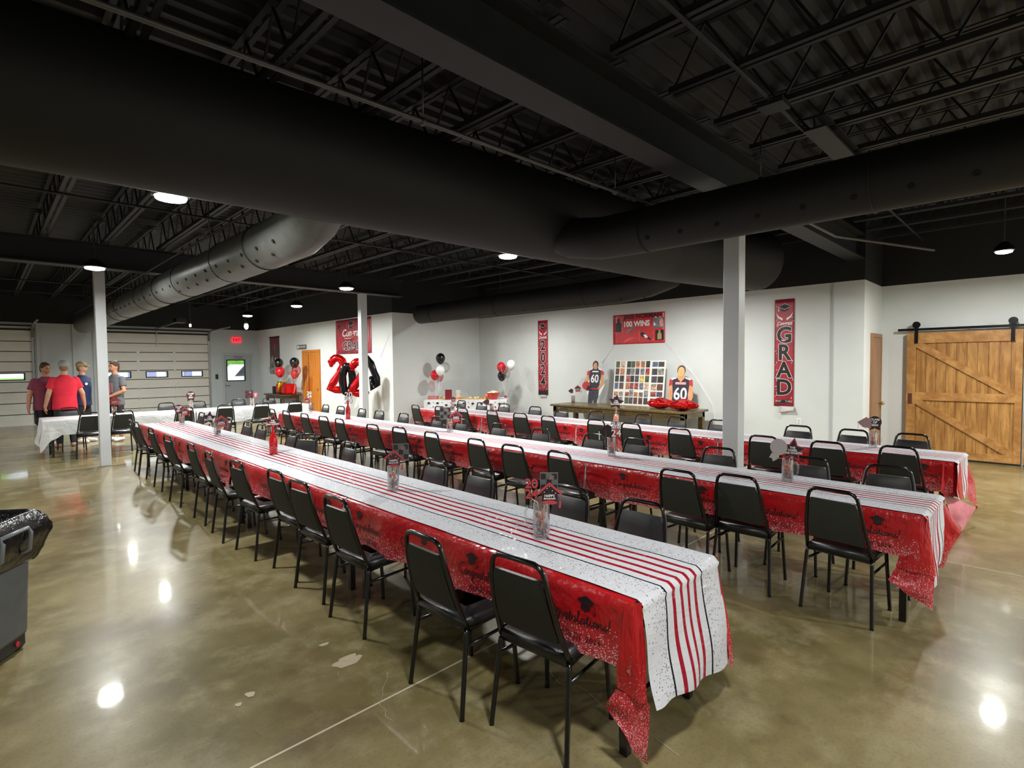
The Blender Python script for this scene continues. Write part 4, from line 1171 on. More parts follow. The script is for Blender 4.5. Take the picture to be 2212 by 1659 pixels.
for (a, c) in cols:
    for row in range(6):
        z = .04+row*.165
        if row == 1 and r.random() < .5: photo(a, z, c, z+.10)
        else: photo(a, z, c+.0, z+.145)
for row, z in enumerate((.04, .22, .36, .53, .70, .88)):
    for k in range(2): photo(.33+k*.15, z, .465+k*.155, z+(.11 if row in (1, 5) else .14))
# cutouts
def cutout(label, loc, build):
    t = thing('cardboard_cutout', label, 'cutout', loc); t.rotation_euler = (0, math.radians(7), 0)
    build(t); return t
M_jer = mat('jersey_black', (46,42,58), .6); M_jred = mat('jersey_red', (186,46,50), .6); M_ctskin = mat('cutout_skin', (206,152,110), .6, var=.12, vscale=14)
M_hair = mat('brown_hair', (84,54,40), .7, var=.3, vscale=60); M_trous = mat('dark_trousers', (60,60,74), .7, var=.2, vscale=20)
def flat(t, name, pts, m_, e=0., th=.006):
    MB().prism([(-e, -a, b) for a, b in pts], (-th,0,0)).build(name, m_, t)
def ell(cx, cz, rx, rz, n=18, a0=0, a1=360): return [(cx+rx*math.cos(math.radians(lerp(a0, a1, i/n))), cz+rz*math.sin(math.radians(lerp(a0, a1, i/n)))) for i in range(n)]
def numb(t, s, size, cx, cz, e):
    m = MB(); put_text(m, s, size, (-e, -cx, cz), (0,-1,0), (0,0,1), 0, sx=.86, depth=.001, offset=.006); m.build('jersey_number', M_whp, t)
def fig1(t):
    flat(t, 'white_backing', [(-.20,.20), (-.34,.45), (-.22,.70), (.20,.70), (.28,.45), (.16,.2)], M_whp, 0)
    flat(t, 'trousers', [(-.17,.0), (-.17,.25), (-.14,.34), (.13,.34), (.12,.15), (.08,0), (.0,.0), (-.01,.10), (-.05,0)], M_trous, .006)
    flat(t, 'arm', [(-.20,.76), (-.31,.55), (-.34,.42), (-.28,.38), (-.22,.5), (-.14,.68)], M_ctskin, .008)
    flat(t, 'arm', [(.18,.76), (.27,.58), (.25,.46), (.12,.32), (.08,.36), (.18,.5), (.15,.68)], M_ctskin, .012)
    flat(t, 'jersey', [(-.15,.34), (-.16,.55), (-.20,.72), (-.16,.82), (-.05,.86), (.05,.86), (.16,.82), (.20,.72), (.14,.55), (.13,.34)], M_jer, .012)
    for s in (-1, 1): flat(t, 'sleeve', [(s*.15,.82), (s*.24,.76), (s*.25,.68), (s*.16,.70)][::s], M_jred, .014)
    for s in (-1, 1): flat(t, 'shoulder_patch', [(s*.08,.85), (s*.19,.82), (s*.18,.79), (s*.09,.82)][::s], M_whp, .019)
    flat(t, 'belt', [(-.15,.33), (.13,.33), (.13,.36), (-.15,.36)], M_jred, .019)
    flat(t, 'neck', [(-.04,.82), (.04,.82), (.045,.90), (-.045,.90)], M_ctskin, .019)
    flat(t, 'hair', ell(-.01, .93, .085, .10), M_hair, .017)
    flat(t, 'face', ell(-.01, .905, .055, .075), M_ctskin, .023)
    flat(t, 'football_helmet', ell(-.25, .42, .12, .10), M_jred, .016); flat(t, 'helmet_mask', [(-.24,.30), (-.10,.32), (-.11,.42), (-.2,.42)], M_ink, .022)
    flat(t, 'name_strip', [(-.09,.75), (.09,.75), (.09,.78), (-.09,.78)], M_whp, .019)
    numb(t, '60', .27, -.01, .585, .0195)
def fig2(t):
    flat(t, 'white_backing', [(-.23,.0), (-.25,.5), (-.15,.66), (.15,.66), (.25,.5), (.23,.0)], mat('cutout_grey', (120,118,116), .6), 0)
    for s in (-1, 1): flat(t, 'arm', [(s*.16,.55), (s*.27,.52), (s*.285,.25), (s*.22,.08), (s*.15,.25)][::s], M_ctskin, .008)
    flat(t, 'jersey', [(-.19,.0), (-.17,.3), (-.2,.55), (-.19,.62), (-.06,.67), (.06,.67), (.19,.62), (.2,.55), (.17,.3), (.19,.0)], M_jer, .012)
    for s in (-1, 1): flat(t, 'sleeve', [(s*.18,.63), (s*.26,.60), (s*.27,.46), (s*.19,.50)][::s], M_jred, .014)
    for s in (-1, 1): flat(t, 'shoulder_patch', [(s*.10,.66), (s*.22,.62), (s*.21,.59), (s*.10,.63)][::s], M_whp, .019)
    flat(t, 'neck', [(-.09,.64), (0,.55), (.09,.64), (.06,.72), (-.06,.72)], M_ctskin, .019)
    flat(t, 'hair', ell(0, .80, .095, .11), M_hair, .017)
    flat(t, 'face', ell(0, .775, .075, .10), mat('cutout_face', (226,172,116), .6), .023)
    for s in (-1, 1): flat(t, 'eye', ell(s*.028, .79, .009, .005, 8), M_ink, .029, .001)
    flat(t, 'mouth', ell(0, .73, .02, .005, 8), mat('lips', (170,90,80), .5), .029, .001)
    flat(t, 'name_strip', [(-.12,.50), (.12,.50), (.12,.55), (-.12,.55)], M_pinkp, .019)
    numb(t, '60', .36, 0, .29, .0195)
cutout('cardboard cutout of player 60 holding a red helmet, left of the photo board', (10.45, 7.75, zt+.002), fig1)
cutout('bust cutout of player 60 in black jersey, right of the photo board', (10.42, 5.50, zt+.002), fig2)
# foil star balloons lying on the console table
def star_balloon(loc, R_, rz, label, tilt=0.):
    n = 5; m = MB(); vs = [(0,0,.085)]; N_ = 40
    rings = [(.35,.08), (.65,.065), (.88,.04), (1,0), (.88,-.04), (.65,-.06), (.35,-.07)]
    for s, z in rings:
        for i in range(N_):
            a = 2*PI*i/N_; k = abs(((a*n/(2*PI)) % 1)-.5)*2; rr = R_*(lerp(.52, 1.0, k**1.3))*s
            vs.append((rr*math.cos(a), rr*math.sin(a), z*(1-.35*k)+.004*math.sin(a*23)))
    vs.append((0,0,-.075)); fs = [(0, 1+i, 1+(i+1) % N_) for i in range(N_)]
    for q in range(len(rings)-1):
        for i in range(N_): fs.append((1+q*N_+i, 1+(q+1)*N_+i, 1+(q+1)*N_+(i+1) % N_, 1+q*N_+(i+1) % N_))
    L = len(vs)-1; b = 1+(len(rings)-1)*N_
    fs += [(L, b+(i+1) % N_, b+i) for i in range(N_)]
    o = m.add(vs, fs).build('star_balloon', M_redfoil, None, smooth=True, loc=loc); o.rotation_euler = (tilt, 0, rz); o.scale = (1,1,1.5)
    tag(o, label, 'balloon'); return o
star_balloon((10.02, 5.72, zt+.115), .34, .3, 'left red foil star balloon lying on the console table')
star_balloon((9.93, 5.16, zt+.115), .34, .9, 'right red foil star balloon lying on the console table')
# ================================================================ BALLOONS
def balloon(p, r, m_, label, group=None, tilt=(0,0)):
    t = thing('balloon', label, 'balloon', p, 0, group)
    prof = []
    for i in range(13):
        a = -PI/2+PI*i/12; rr = r*math.cos(a); z = r*1.12*math.sin(a)
        if a < 0: z *= 1.12; rr *= (1-.12*math.sin(-a))
        prof.append((max(.002, rr), z))
    MB().lathe(prof, 24).build('balloon_skin', m_, t, smooth=True)
    MB().lathe([(.004, -r*1.26), (.012, -r*1.31), (.004, -r*1.25)], 8).build('knot', m_, t, smooth=True)
    t.rotation_euler = (tilt[0], tilt[1], 0)
    return t
def strings(anchor, tops, label):
    m = MB(); a = Vector(anchor)
    for p in tops:
        p = Vector(p); mid = a.lerp(p, .5)+Vector((.02,-.02,-.03))
        m.tube([a, mid, p], .0018, 4)
    return tag(m.build('balloon_ribbon', M_cord), label, 'ribbon')
def weight(p, label):
    return tag(MB().lathe([(.035,0), (.04,.02), (.03,.06), (.012,.09)], 12).build('balloon_weight', M_redfoil, smooth=True, loc=p), label, 'balloon weight')
r_ = .135
def cluster(items, anchor, rl, wl):
    tops = []
    for (p, m_, label, rr) in items:
        balloon(p, rr, m_, label); tops.append((p[0], p[1], p[2]-rr*1.3))
    strings(anchor, tops, rl); weight(anchor, wl)
ZF = .815
Yb = 11.72
def yb(px, py, dy=0): return tuple(ony(px, py, Yb+dy))
cluster([(yb(951.5,774), M_blkbal, 'black balloon at the top of the cluster left of the room corner', .13),
         (yb(951,800,-.1), M_whbal, 'white balloon in the cluster left of the room corner', .125),
         (yb(962,793,.16), M_clearbal, 'clear balloon in the cluster left of the room corner', .125),
         (yb(939,810,.05), M_redbal, 'red balloon at the bottom of the cluster left of the room corner', .12),
         (yb(950,814,.2), M_pinkbal, 'pink clear balloon behind the cluster left of the room corner', .11)],
        (8.72, 11.78, ZF), 'balloon ribbons rising from the left end of the food table', 'red foil balloon weight on the left end of the food table')
Xb = 10.05
def xb(px, py, dx=0): return tuple(onx(px, py, Xb+dx))
cluster([(xb(1083,793), M_redbal, 'red balloon in the cluster right of the room corner', .125),
         (xb(1090,799,-.12), M_pinkbal, 'clear pink balloon in the cluster right of the room corner', .10),
         (xb(1104,788,.05), M_whbal, 'white balloon in the cluster right of the room corner', .12),
         (xb(1084,812,.0), M_blkbal, 'black balloon at the bottom of the cluster right of the room corner', .12),
         (xb(1096,807,.2), M_clearbal, 'clear balloon behind the cluster right of the room corner', .10)],
        (9.98, 10.32, ZF), 'balloon ribbons rising from the right end of the food table', 'red foil balloon weight on the right end of the food table')
Xa = 7.25
def xa(px, py, dx=0): return tuple(onx(px, py, Xa+dx))
ZS = .80
cluster([(xa(602,784), M_blkbal, 'black balloon in front of the dark photo poster', .15),
         (xa(605,803,-.05), M_redbal, 'red balloon below the black one near the dark poster', .16),
         (xa(589,798,.12), M_clearbal, 'clear balloon below the dark photo poster', .14)],
        (7.3, 18.75, ZS), 'ribbons under the balloons near the dark poster', 'foil balloon weight at the left end of the small side table')
cluster([(xa(636,783), M_blkbal, 'black balloon just left of the orange oak door', .15),
         (xa(640,800,-.08), M_pinkbal, 'clear pink balloon left of the orange oak door', .15),
         (xa(637,808,.1), M_redbal, 'red balloon inside the cluster left of the orange oak door', .13),
         (xa(624,798,.15), M_clearbal, 'clear balloon between the two clusters above the side table', .14)],
        (7.35, 17.75, ZS), 'ribbons under the balloons left of the oak door', 'foil balloon weight at the right end of the small side table')
# foil digits
def foil(label, pts, c, m_, r=.125, n=16, closed=False, string=True):
    c = Vector(c); P = [c+Vector((d[0]*.88, -d[0]*.47, d[1])) for d in pts]
    k = len(P); rs = [r*(.55 if (i in (0, k-1) and not closed) else 1.0)*(1+.05*math.sin(i*2.3)) for i in range(k)]
    t = thing('number_balloon', label, 'balloon', c)
    Q = [p-c for p in P]
    if not closed:
        m = MB().tube(Q, rs, n); m.ball(Q[0], rs[0]*1.0, 12, 8); m.ball(Q[-1], rs[-1]*1.0, 12, 8)
    else: m = MB().tube(Q, rs, n, closed=True)
    m.build('foil_body', m_, t, smooth=True)
    if string:
        MB().tube([Q[k//2]+Vector((0,0,-.1)), Vector((0,.02,-.55)), Vector((.05, .04, .02-c.z))], .002, 4).build('ribbon', M_cord, t)
    return t
two_pts = arc(0, .28, .16, .17, 185, -40, 10)+[(.02,.0), (-.10,-.16), (-.20,-.34), (-.06,-.37), (.10,-.37), (.22,-.36)]
c2 = onx(729,811,7.05); foil('left red foil balloon shaped like the digit 2 on the restroom wall side', [(a*1.0, b*1.08) for a, b in two_pts], c2, M_redfoil, .108)
zero = [(.17*math.cos(a), .34*math.sin(a)) for a in [2*PI*i/22 for i in range(22)]]
c0 = onx(751,820,6.85); foil('black foil balloon shaped like the digit 0 between two red digits', [(a*.75, b*1.05) for a, b in zero], c0, M_blkfoil, .10, closed=True)
c3 = onx(775,819,7.0); foil('right red foil balloon shaped like the digit 2 partly behind the middle column', [(a*.95, b*1.0) for a, b in two_pts], c3, M_redfoil, .105)
four = [(.14,.40), (.02,.16), (-.16,-.10), (.0,-.12), (.24,-.12)]
c4 = onx(803,808,7.1); foil('black foil balloon shaped like the digit 4 just right of the middle column', [(-.10,.44), (-.02,.28), (.06,.05), (.12,-.10), (.13,-.26), (.02,-.38), (-.02,-.1)], c4, M_blkfoil, .09)
cord([(XA-.01, 12.9, 1.95), (XA-.01, 12.45, 2.55)], 'thin white cord on the wall right of the congrats banner', .004)
# ================================================================ SMALL SIDE TABLE
t = thing('side_table', 'small dark wooden table below the balloons by the restroom wall', 'table', (6.95, 17.75, 0))
MB().box(0, 0, .755, .66, 1.55, .80).build('tabletop', M_walnut, t, bevel=.006)
MB().box(.05, .06, .66, .61, 1.49, .755).build('apron', M_walnut, t)
for x in (.05, .53):
    for y in (.06, 1.41): MB().box(x, y, 0, x+.08, y+.08, .66).build('leg', M_walnut, t, bevel=.005)
gb = thing('gift_basket', 'red cellophane wrapped gift with a gold bow on the small side table', 'gift', (7.27, 18.15, .80))
m = MB().box(-.2, -.42, .0, .2, .42, .36)
o = m.build('wrapping', M_redfoil, gb, bevel=.06)
for s in (-1, 1):
    MB().tube([(-.21, .05, .02), (-.23, .04+s*.02, .2), (-.2, s*.08, .37), (0, s*.05, .40)], .03, 8).build('gold_ribbon', M_gold, gb, smooth=True)
    MB().tube([(-.18, 0, .33), (-.22, s*.13, .42), (-.2, s*.2, .36), (-.2, s*.1, .29), (-.2, 0, .3)], .022, 8).build('bow_loop', M_gold, gb, smooth=True)
tag(MB().box(7.1, 18.72, .80, 7.35, 18.95, .84).build('napkin_stack', mat('pale_yellow', (216,206,150), .6), bevel=.005), 'pale yellow napkins at the left end of the side table', 'napkins')
tag(MB().box(7.02, 18.64, .80, 7.12, 18.70, 1.06).build('picture_frame', M_ink, bevel=.004), 'dark upright frame left of the red gift', 'frame')
# ================================================================ FOOD TABLE in the corner (set diagonally)
A = Vector((8.30, 11.66, 0)); B = Vector((9.66, 9.98, 0)); dv = (B-A).normalized(); nv = Vector((-dv.y, dv.x, 0))
if nv.x < 0: nv = -nv
Lf = (B-A).length; rzf = math.atan2(dv.y, dv.x)
def fp(u, v, z=0): p = A+dv*u+nv*v; return (p.x, p.y, z)
t = thing('food_table', 'folding table set diagonally in the room corner under the food', 'table', A, rzf)
MB().box(0, 0.02, .76, Lf, .70, .80).build('tabletop', M_tabtop, t)
for x in (.1, Lf-.1):
    for y in (.1, .62): MB().bar((x, y, .76), (x, y, 0), .035).build('leg', M_frame, t)
def fcloth(name, z0, z1, off, m_, label, ends):
    m = MB()
    m.grid(lambda u, v: (u, -off-.012*(1-v)+.012*math.sin(u*9+off*100)*(1-v), lerp(z0, z1, v)), fr(-off, Lf+off, 50), fr(0, 1, 8), 0)
    for uu in (-off, Lf+off):
        m.grid(lambda s, v: (uu, s, lerp(z0, z1, v)), fr(-off, .70, 8), fr(0, 1, 6), 0)
    m.grid(lambda u, v: (u, v, z1), fr(-off, Lf+off, 20), fr(-off, .72, 6), 0)
    o = m.build(name, m_, None, smooth=True, loc=A, rotz=rzf)
    return tag(o, label, 'tablecloth')
fcloth('tablecloth', .08, .805, .01, M_cloth if False else mat('red_skirt', (204,34,34), .3, bump=.5, bscale=7), 'red plastic skirt hanging from the diagonal food table', True)
fc = fcloth('tablecloth', .56, .812, .022, M_wcloth, 'white cloth printed with graduation caps on the food table', True)
m = MB(); rr = random.Random(2)
def PF(u, v, e=0): return Vector((u, -.022-.016-e, v))
for i in range(9):
    u = .12+i*.235; gradcap(m, PF, u, .70+.03*rr.uniform(-1, 1), .045, 0, 0, .004)
    ppoly(m, PF, [(u+.09, .63), (u+.13, .66), (u+.15, .60)], 1, .004); ppoly(m, PF, [(u+.1, .745), (u+.125, .765), (u+.14, .735)], 1, .004)
m.build('cap_print', [M_ink, M_redd], fc)
def onfood(u, v): p = A+dv*u+nv*v; return (p.x, p.y, .813)
def fthing(name, label, cat, u, v, rz=0): return thing(name, label, cat, onfood(u, v), rzf+rz)
M_kraft = mat('kraft_board', (196,160,104), .6); M_foodg = mat('mixed_food', (186,150,90), .6, var=.7, vscale=60)
t = fthing('sign_board', 'dark red square sign standing on the food table', 'sign', .62, .10, .3)
MB().box(-.09, -.01, 0, .09, .01, .27).build('panel', M_redd, t, bevel=.003)
for k in range(3):
    t = fthing('food_tray', ['long tray of sandwiches in the middle of the food table', 'tray of fruit left of the red bowl on the food table', 'small brown food tray behind the dark red sign'][k], 'tray', [.95, 1.42, .42][k], [.3, .28, .38][k])
    w_ = [.25, .22, .12][k]
    MB().box(-w_, -.14, 0, w_, .14, .02).build('tray_base', M_kraft, t, bevel=.004)
    for j in range(10):
        MB().ball((rr.uniform(-w_*.85, w_*.85), rr.uniform(-.11, .11), .035), rr.uniform(.02, .035), 8, 6).build('food_piece', [M_foodg, mat('orange_food', (206,110,60), .5), mat('pale_food', (226,214,170), .5)][j % 3], t, smooth=True)
t = fthing('red_bowl', 'red bowl heaped with popcorn at the right of the food table', 'bowl', 1.80, .22)
MB().lathe([(.09,0), (.11,.02), (.17,.17), (.175,.18), (.165,.175), (.10,.03)], 24).build('bowl', M_redfoil if False else mat('bowl_red', (190,40,34), .35), t, smooth=True)
m = MB()
for j in range(60):
    a = rr.random()*6.28; q = rr.random()**.5*.145; m.ball((q*math.cos(a), q*math.sin(a), .17+.05*(1-q/.15)+rr.uniform(-.01, .01)), .018, 6, 5)
pc = m.build('popcorn', mat('popcorn_cream', (240,226,188), .7), t, smooth=True); pc['kind'] = 'stuff'
t = fthing('snack_tray', 'orange dip bowl behind the fruit tray on the food table', 'bowl', 1.58, .5)
MB().lathe([(.03,0), (.05,.02), (.075,.12), (.07,.12), (.04,.03)], 16).build('bowl', mat('orange_bowl', (214,120,80), .4), t, smooth=True)
t = fthing('cookie_box', 'pinkish box at the left end of the food table', 'box', .14, .35)
MB().box(-.13, -.08, 0, .13, .08, .09).build('box_body', mat('rose_box', (188,110,104), .5), t, bevel=.006)
t = fthing('gift_bag', 'patterned white and black bag behind the dark red sign', 'bag', .82, .42)
MB().box(-.06, -.04, 0, .06, .04, .24).build('bag_body', mat('patterned_bag', (200,190,176), .5, var=.7, vscale=70), t, bevel=.01)
t = fthing('plate_stack', 'white plates at the right end of the food table', 'plates', 2.02, .45)
MB().lathe([(.06,0), (.11,.015), (.115,.03), (.1,.03)], 20).build('plates', M_white, t, smooth=True)
# ================================================================ CENTREPIECES
M_bead = mat('filler_beads', (120,96,96), .3, var=.6, vscale=90)
M_candy = mat('pink_candy', (236,140,120), .4, var=.3, vscale=60)
M_stick = mat('pale_stick', (232,206,176), .6)
M_bottle = mat('red_bottle_glass', (176,10,20), .08, coat=.6)
M_card = mat('maroon_card', (78,28,38), .5); M_cardr = mat('red_card', (186,64,70), .5); M_cardp = mat('grey_pink_card', (150,120,122), .5); M_carddk = mat('dark_card', (44,26,32), .5)
FW = Vector((MW[0][2], MW[1][2], MW[2][2]))
def at_depth(px, py, P):
    """point seen at the pixel, as far forward from the camera as P"""
    d = (Vector(P)-Vector((0,0,CAMH))).dot(FW); r = ray(px, py); return Vector((0,0,CAMH))+r*(d/r.dot(FW))
def vessel(kind, p, h, label, handle=0.):
    r = .046*h/.2
    if kind == 'bottle':
        t = thing('glass_bottle', label, 'bottle', p)
        r = .043
        MB().lathe([(r*.9,0), (r,.006), (r,h*.52), (r*.8,h*.62), (r*.38,h*.74), (r*.34,h*.95), (r*.42,h*.96), (r*.40,h)], 20).build('bottle', M_bottle, t, smooth=True)
        m = MB()
        for k in range(3):
            m.tube([(r*1.03*math.cos(a+k), r*1.03*math.sin(a+k), h*(.12+.13*k+.03*math.sin(a*3))) for a in fr(0, 4, 14)], .0028, 5)
        m.build('twine', M_cardr, t, smooth=True)
        return t, r
    if kind == 'clear_bottle':
        t = thing('glass_bottle', label, 'bottle', p)
        MB().lathe([(r*.8,0), (r*.85,.006), (r*.85,h*.5), (r*.3,h*.75), (r*.3,h)], 20, cap=False).build('bottle', M_glass, t, smooth=True)
        MB().lathe([(r*.7,.01), (r*.75,h*.4), (r*.3,h*.6)], 14).build('candy_filling', M_candy, t, smooth=True)
        return t, r
    t = thing('glass_mug' if kind == 'mug' else 'glass_jar', label, 'mug' if kind == 'mug' else 'jar', p)
    MB().lathe([(.01,.012), (r*.86,.014), (r*.93,.03), (r*.93,h-.002), (r,h), (r*1.02,h-.006), (r*1.0,.02), (r*.98,.002), (.01,.0)], 24, cap=False).build('glass', M_glass, t, smooth=True)
    if kind == 'mug':
        a = handle; d = Vector((math.cos(a), math.sin(a), 0))
        MB().tube([d*r*.98+Vector((0,0,h*.84)), d*(r+.03)+Vector((0,0,h*.85)), d*(r+.047)+Vector((0,0,h*.7)), d*(r+.047)+Vector((0,0,h*.42)), d*(r+.03)+Vector((0,0,h*.26)), d*r*.98+Vector((0,0,h*.26))], .007, 8).build('handle', M_glass, t, smooth=True)
    m = MB(); rr = random.Random(int(p[0]*100+p[1]*10))
    for i in range(34):
        a = rr.random()*6.28; q = r*.78*rr.random()**.5; m.ball((q*math.cos(a), q*math.sin(a), .024+rr.random()*h*.26), .0085, 6, 4)
    b = m.build('bead_filler', M_bead, t, smooth=True); b['kind'] = 'stuff'
    m = MB()
    for i in range(9):
        a = rr.random()*6.28; q = r*.6*rr.random()**.5; z = h*rr.uniform(.42, .72); m.ball((q*math.cos(a), q*math.sin(a), z), .012, 8, 6); m.tube([(q*math.cos(a), q*math.sin(a), z), (q*.5*math.cos(a+1), q*.5*math.sin(a+1), .03)], .002, 5)
    b = m.build('candy_sticks', M_candy, t, smooth=True); b['kind'] = 'stuff'
    return t, r
PC = {}
def pick(kind, px, py, base, h, s, label, yaw=0., tint=None):
    """decorated card on a stick standing in the vessel at base"""
    base = Vector(base); key = (round(base.x, 3), round(base.y, 3)); PC[key] = PC.get(key, -1)+1
    v = Vector((base.x, base.y, 0)).normalized(); c = at_depth(px, py, base-v*.016*(PC[key]-.5))
    right = Vector((v.y, -v.x, 0)); right = Matrix.Rotation(yaw, 3, 'Z') @ right
    up = Vector((0,0,1)); n = right.cross(up)   # towards the camera
    t = thing('party_pick', label, 'table decoration', base+Vector((0,0,.02)))
    o = c-Vector(t.location)
    foot = Vector((0,0,.005))
    MB().tube([foot, Vector((o.x*.4, o.y*.4, h*.9)), o+up*(-s*.45)-n*.002, o-n*.002], .0022, 6).build('stick', M_stick, t)
    def poly(name, pts, m_, e, th=.0016):
        MB().prism([o+right*x*s+up*z*s+n*e for x, z in pts], -n*th).build(name, m_, t)
    def txt(body, sz, x, z, m_, e, sx=1., off=.0):
        m = MB(); put_text(m, body, sz*s, o+right*x*s+up*z*s+n*e, right, up, 0, sx=sx, depth=.001, offset=off*s); m.build('lettering', m_, t)
    if kind == 'cap':
        poly('card', [(-.5,-.02), (0,.42), (.5,-.02), (.34,.0), (.33,-.42), (-.30,-.48), (-.33,.0)], tint or M_carddk, 0)
        poly('roof_trim', [(-.55,0), (0,.48), (.55,0), (.50,-.07), (0,.36), (-.50,-.07)], M_cardr, .003)
        poly('brim', ell(.0, -.38, .32, .09, 18), M_cardr, .003)
        m = MB()
        for (x, z) in ((-.1,.22), (.12,.12), (-.22,.06), (0,.3), (.25,.02), (.2,-.15), (-.2,-.2)): m.prism([o+right*(x+.02*math.cos(a))*s+up*(z+.02*math.sin(a))*s+n*.004 for a in [2*PI*i/8 for i in range(8)]], -n*.001)
        m.build('confetti_dots', M_whp, t)
        txt('HAPPY', .15, 0, -.10, M_whp, .004, .95, .004); txt('GRADUATION', .075, 0, -.22, M_whp, .004, 1.0, .004)
        poly('tassel', [(.42,-.05), (.45,-.05), (.46,-.32), (.49,-.34), (.47,-.62), (.38,-.60), (.41,-.34), (.43,-.32)], M_cardr, .002)
    elif kind in ('2024', '2024w'):
        a, b = (M_cardr, M_card) if kind == '2024' else (M_whp, M_carddk)
        txt('20', .62, 0, .26, b, .0, 1.0, .04); txt('24', .62, 0, -.24, b, .0, 1.0, .04)
        txt('20', .62, 0, .26, a, .004, 1.0, .012); txt('24', .62, 0, -.24, a, .004, 1.0, .012)
        poly('spine', [(-.02,-.5), (.02,-.5), (.02,.5), (-.02,.5)], b, -.001)
    elif kind == 'star':
        def st(R, r2, ph=0.): return [((R if i % 2 == 0 else r2)*math.sin(PI*i/5+ph), (R if i % 2 == 0 else r2)*math.cos(PI*i/5+ph)) for i in range(10)]
        poly('star_back', st(.66, .33, .15), tint or M_cardr, 0); poly('star', st(.55, .26, .15), M_carddk, .003)
        for k, w in enumerate(('THE', 'TASSEL', 'WAS WORTH')): txt(w, .14, 0, .12-.14*k, M_whp, .005, 1.0, .006)
    elif kind == 'circle':
        poly('disc', ell(0, .05, .40, .42, 24), tint or M_carddk, 0); poly('ribbon_tail', [(-.3,-.2), (.3,-.2), (.32,-.55), (0,-.42), (-.32,-.55)], tint or M_carddk, -.001)
        for k, w in enumerate(('CLASS', 'OF', '2024')): txt(w, .20, 0, .22-.2*k, M_whp, .003, 1.0, .008)
    elif kind == 'square':
        poly('card', [(-.45,-.5), (.45,-.5), (.45,.5), (-.45,.5)], tint or mat('grey_check_card', (96,100,98), .4), 0)
        for i in range(3):
            for j in range(3):
                if (i+j) % 2 == 0: poly('check', [(-.4+.28*i,-.4+.28*j), (-.16+.28*i,-.4+.28*j), (-.16+.28*i,-.12+.28*j), (-.4+.28*i,-.12+.28*j)], M_carddk, .002, .001)
        txt('20', .26, .12, .24, M_cardp, .004, 1.0, .01)
    elif kind == 'balloon_card':
        poly('disc', ell(0, .1, .38, .40, 22), mat('pale_grey_card', (176,168,168), .5), 0); poly('ribbon_tail', [(-.3,-.2), (0,-.3), (-.05,-.5), (-.25,-.62), (-.3,-.45), (-.42,-.45)], mat('pale_grey_card', (176,168,168), .5), 0)
    elif kind == 'triangle':
        poly('card', [(-.5,-.02), (.1,.40), (.45,.2), (.4,-.45), (-.1,-.40)], tint or M_cardp, 0); poly('tassel', [(-.45,-.05), (-.40,-.05), (-.38,-.6), (-.44,-.6)], M_whp, .002)
    return t
def tabletop_at(px, py, z=.757): p = onz(px, py, z); return (p.x, p.y, z)
ZT = .757
# nearest row
p = tabletop_at(1170, 1160); vessel('mug', p, .205, 'tall glass mug nearest the camera on the nearest table row', math.radians(120))
pick('square', 1186, 1042, p, .2, .115, 'grey checked square card behind the HAPPY cap card in the nearest mug')
pick('2024', 1148, 1057, p, .2, .12, 'red 2024 number card in the mug nearest the camera')
pick('cap', 1187, 1066, p, .2, .135, 'red and black HAPPY graduation cap card in the mug nearest the camera')
p = tabletop_at(850, 1058); vessel('jar', p, .20, 'clear glass jar second from the near end of the nearest row')
pick('square', 866, 977, p, .2, .14, 'grey card behind the cap card in the second jar of the nearest row')
pick('cap', 850, 991, p, .2, .15, 'maroon HAPPY cap card in the second jar of the nearest row', 0, M_card)
p = tabletop_at(591, 981); vessel('bottle', p, .33, 'red glass bottle wound with twine on the nearest table row')
pick('star', 589, 912, p, .3, .15, 'dark star card standing in the red bottle of the nearest row')
p = tabletop_at(470, 941); vessel('mug', p, .19, 'glass mug fourth from the near end of the nearest row', 2.)
pick('star', 452, 903, p, .19, .16, 'maroon star card in the fourth mug of the nearest row', .5, M_card); pick('cap', 478, 910, p, .19, .18, 'maroon cap card in the fourth mug of the nearest row', 0, M_card)
p = tabletop_at(393, 917); vessel('jar', p, .19, 'clear glass jar at the far end of the nearest row')
pick('circle', 386, 884, p, .19, .17, 'round maroon card in the farthest jar of the nearest row', .3, M_card); pick('cap', 399, 888, p, .19, .15, 'small maroon cap card in the farthest jar of the nearest row', 0, M_card)
# middle row
p = tabletop_at(1701, 1040); vessel('mug', p, .19, 'glass mug with handle at the near end of the middle row', math.radians(-40))
pick('balloon_card', 1682, 970, p, .19, .17, 'pale grey balloon shaped card in the nearest mug of the middle row'); pick('star', 1712, 972, p, .19, .16, 'dark star card in the nearest mug of the middle row')
p = tabletop_at(1321, 984); vessel('mug', p, .20, 'glass mug with candy in the middle of the middle row', math.radians(-30))
pick('triangle', 1309, 930, p, .2, .17, 'dark cap card left of the white 20 24 card on the middle row', 0, M_carddk); pick('2024w', 1331, 928, p, .2, .17, 'white 20 24 number card in a mug on the middle row')
p = tabletop_at(972, 933); vessel('mug', p, .20, 'glass mug third from the near end of the middle row', 1.)
pick('square', 962, 893, p, .2, .18, 'grey checked card in the third mug of the middle row'); pick('cap', 985, 899, p, .2, .18, 'maroon cap card in the third mug of the middle row', 0, M_card)
p = tabletop_at(752, 905); vessel('bottle', p, .34, 'red glass bottle near the far end of the middle row')
pick('2024w', 753, 860, p, .3, .22, 'white 20 24 number card in the red bottle of the middle row')
p = tabletop_at(672, 889); vessel('jar', p, .21, 'clear jar at the far end of the middle row')
pick('2024w', 668, 853, p, .2, .15, 'small white number card in the farthest jar of the middle row'); pick('cap', 663, 864, p, .2, .14, 'maroon cap card in the farthest jar of the middle row', 0, M_card)
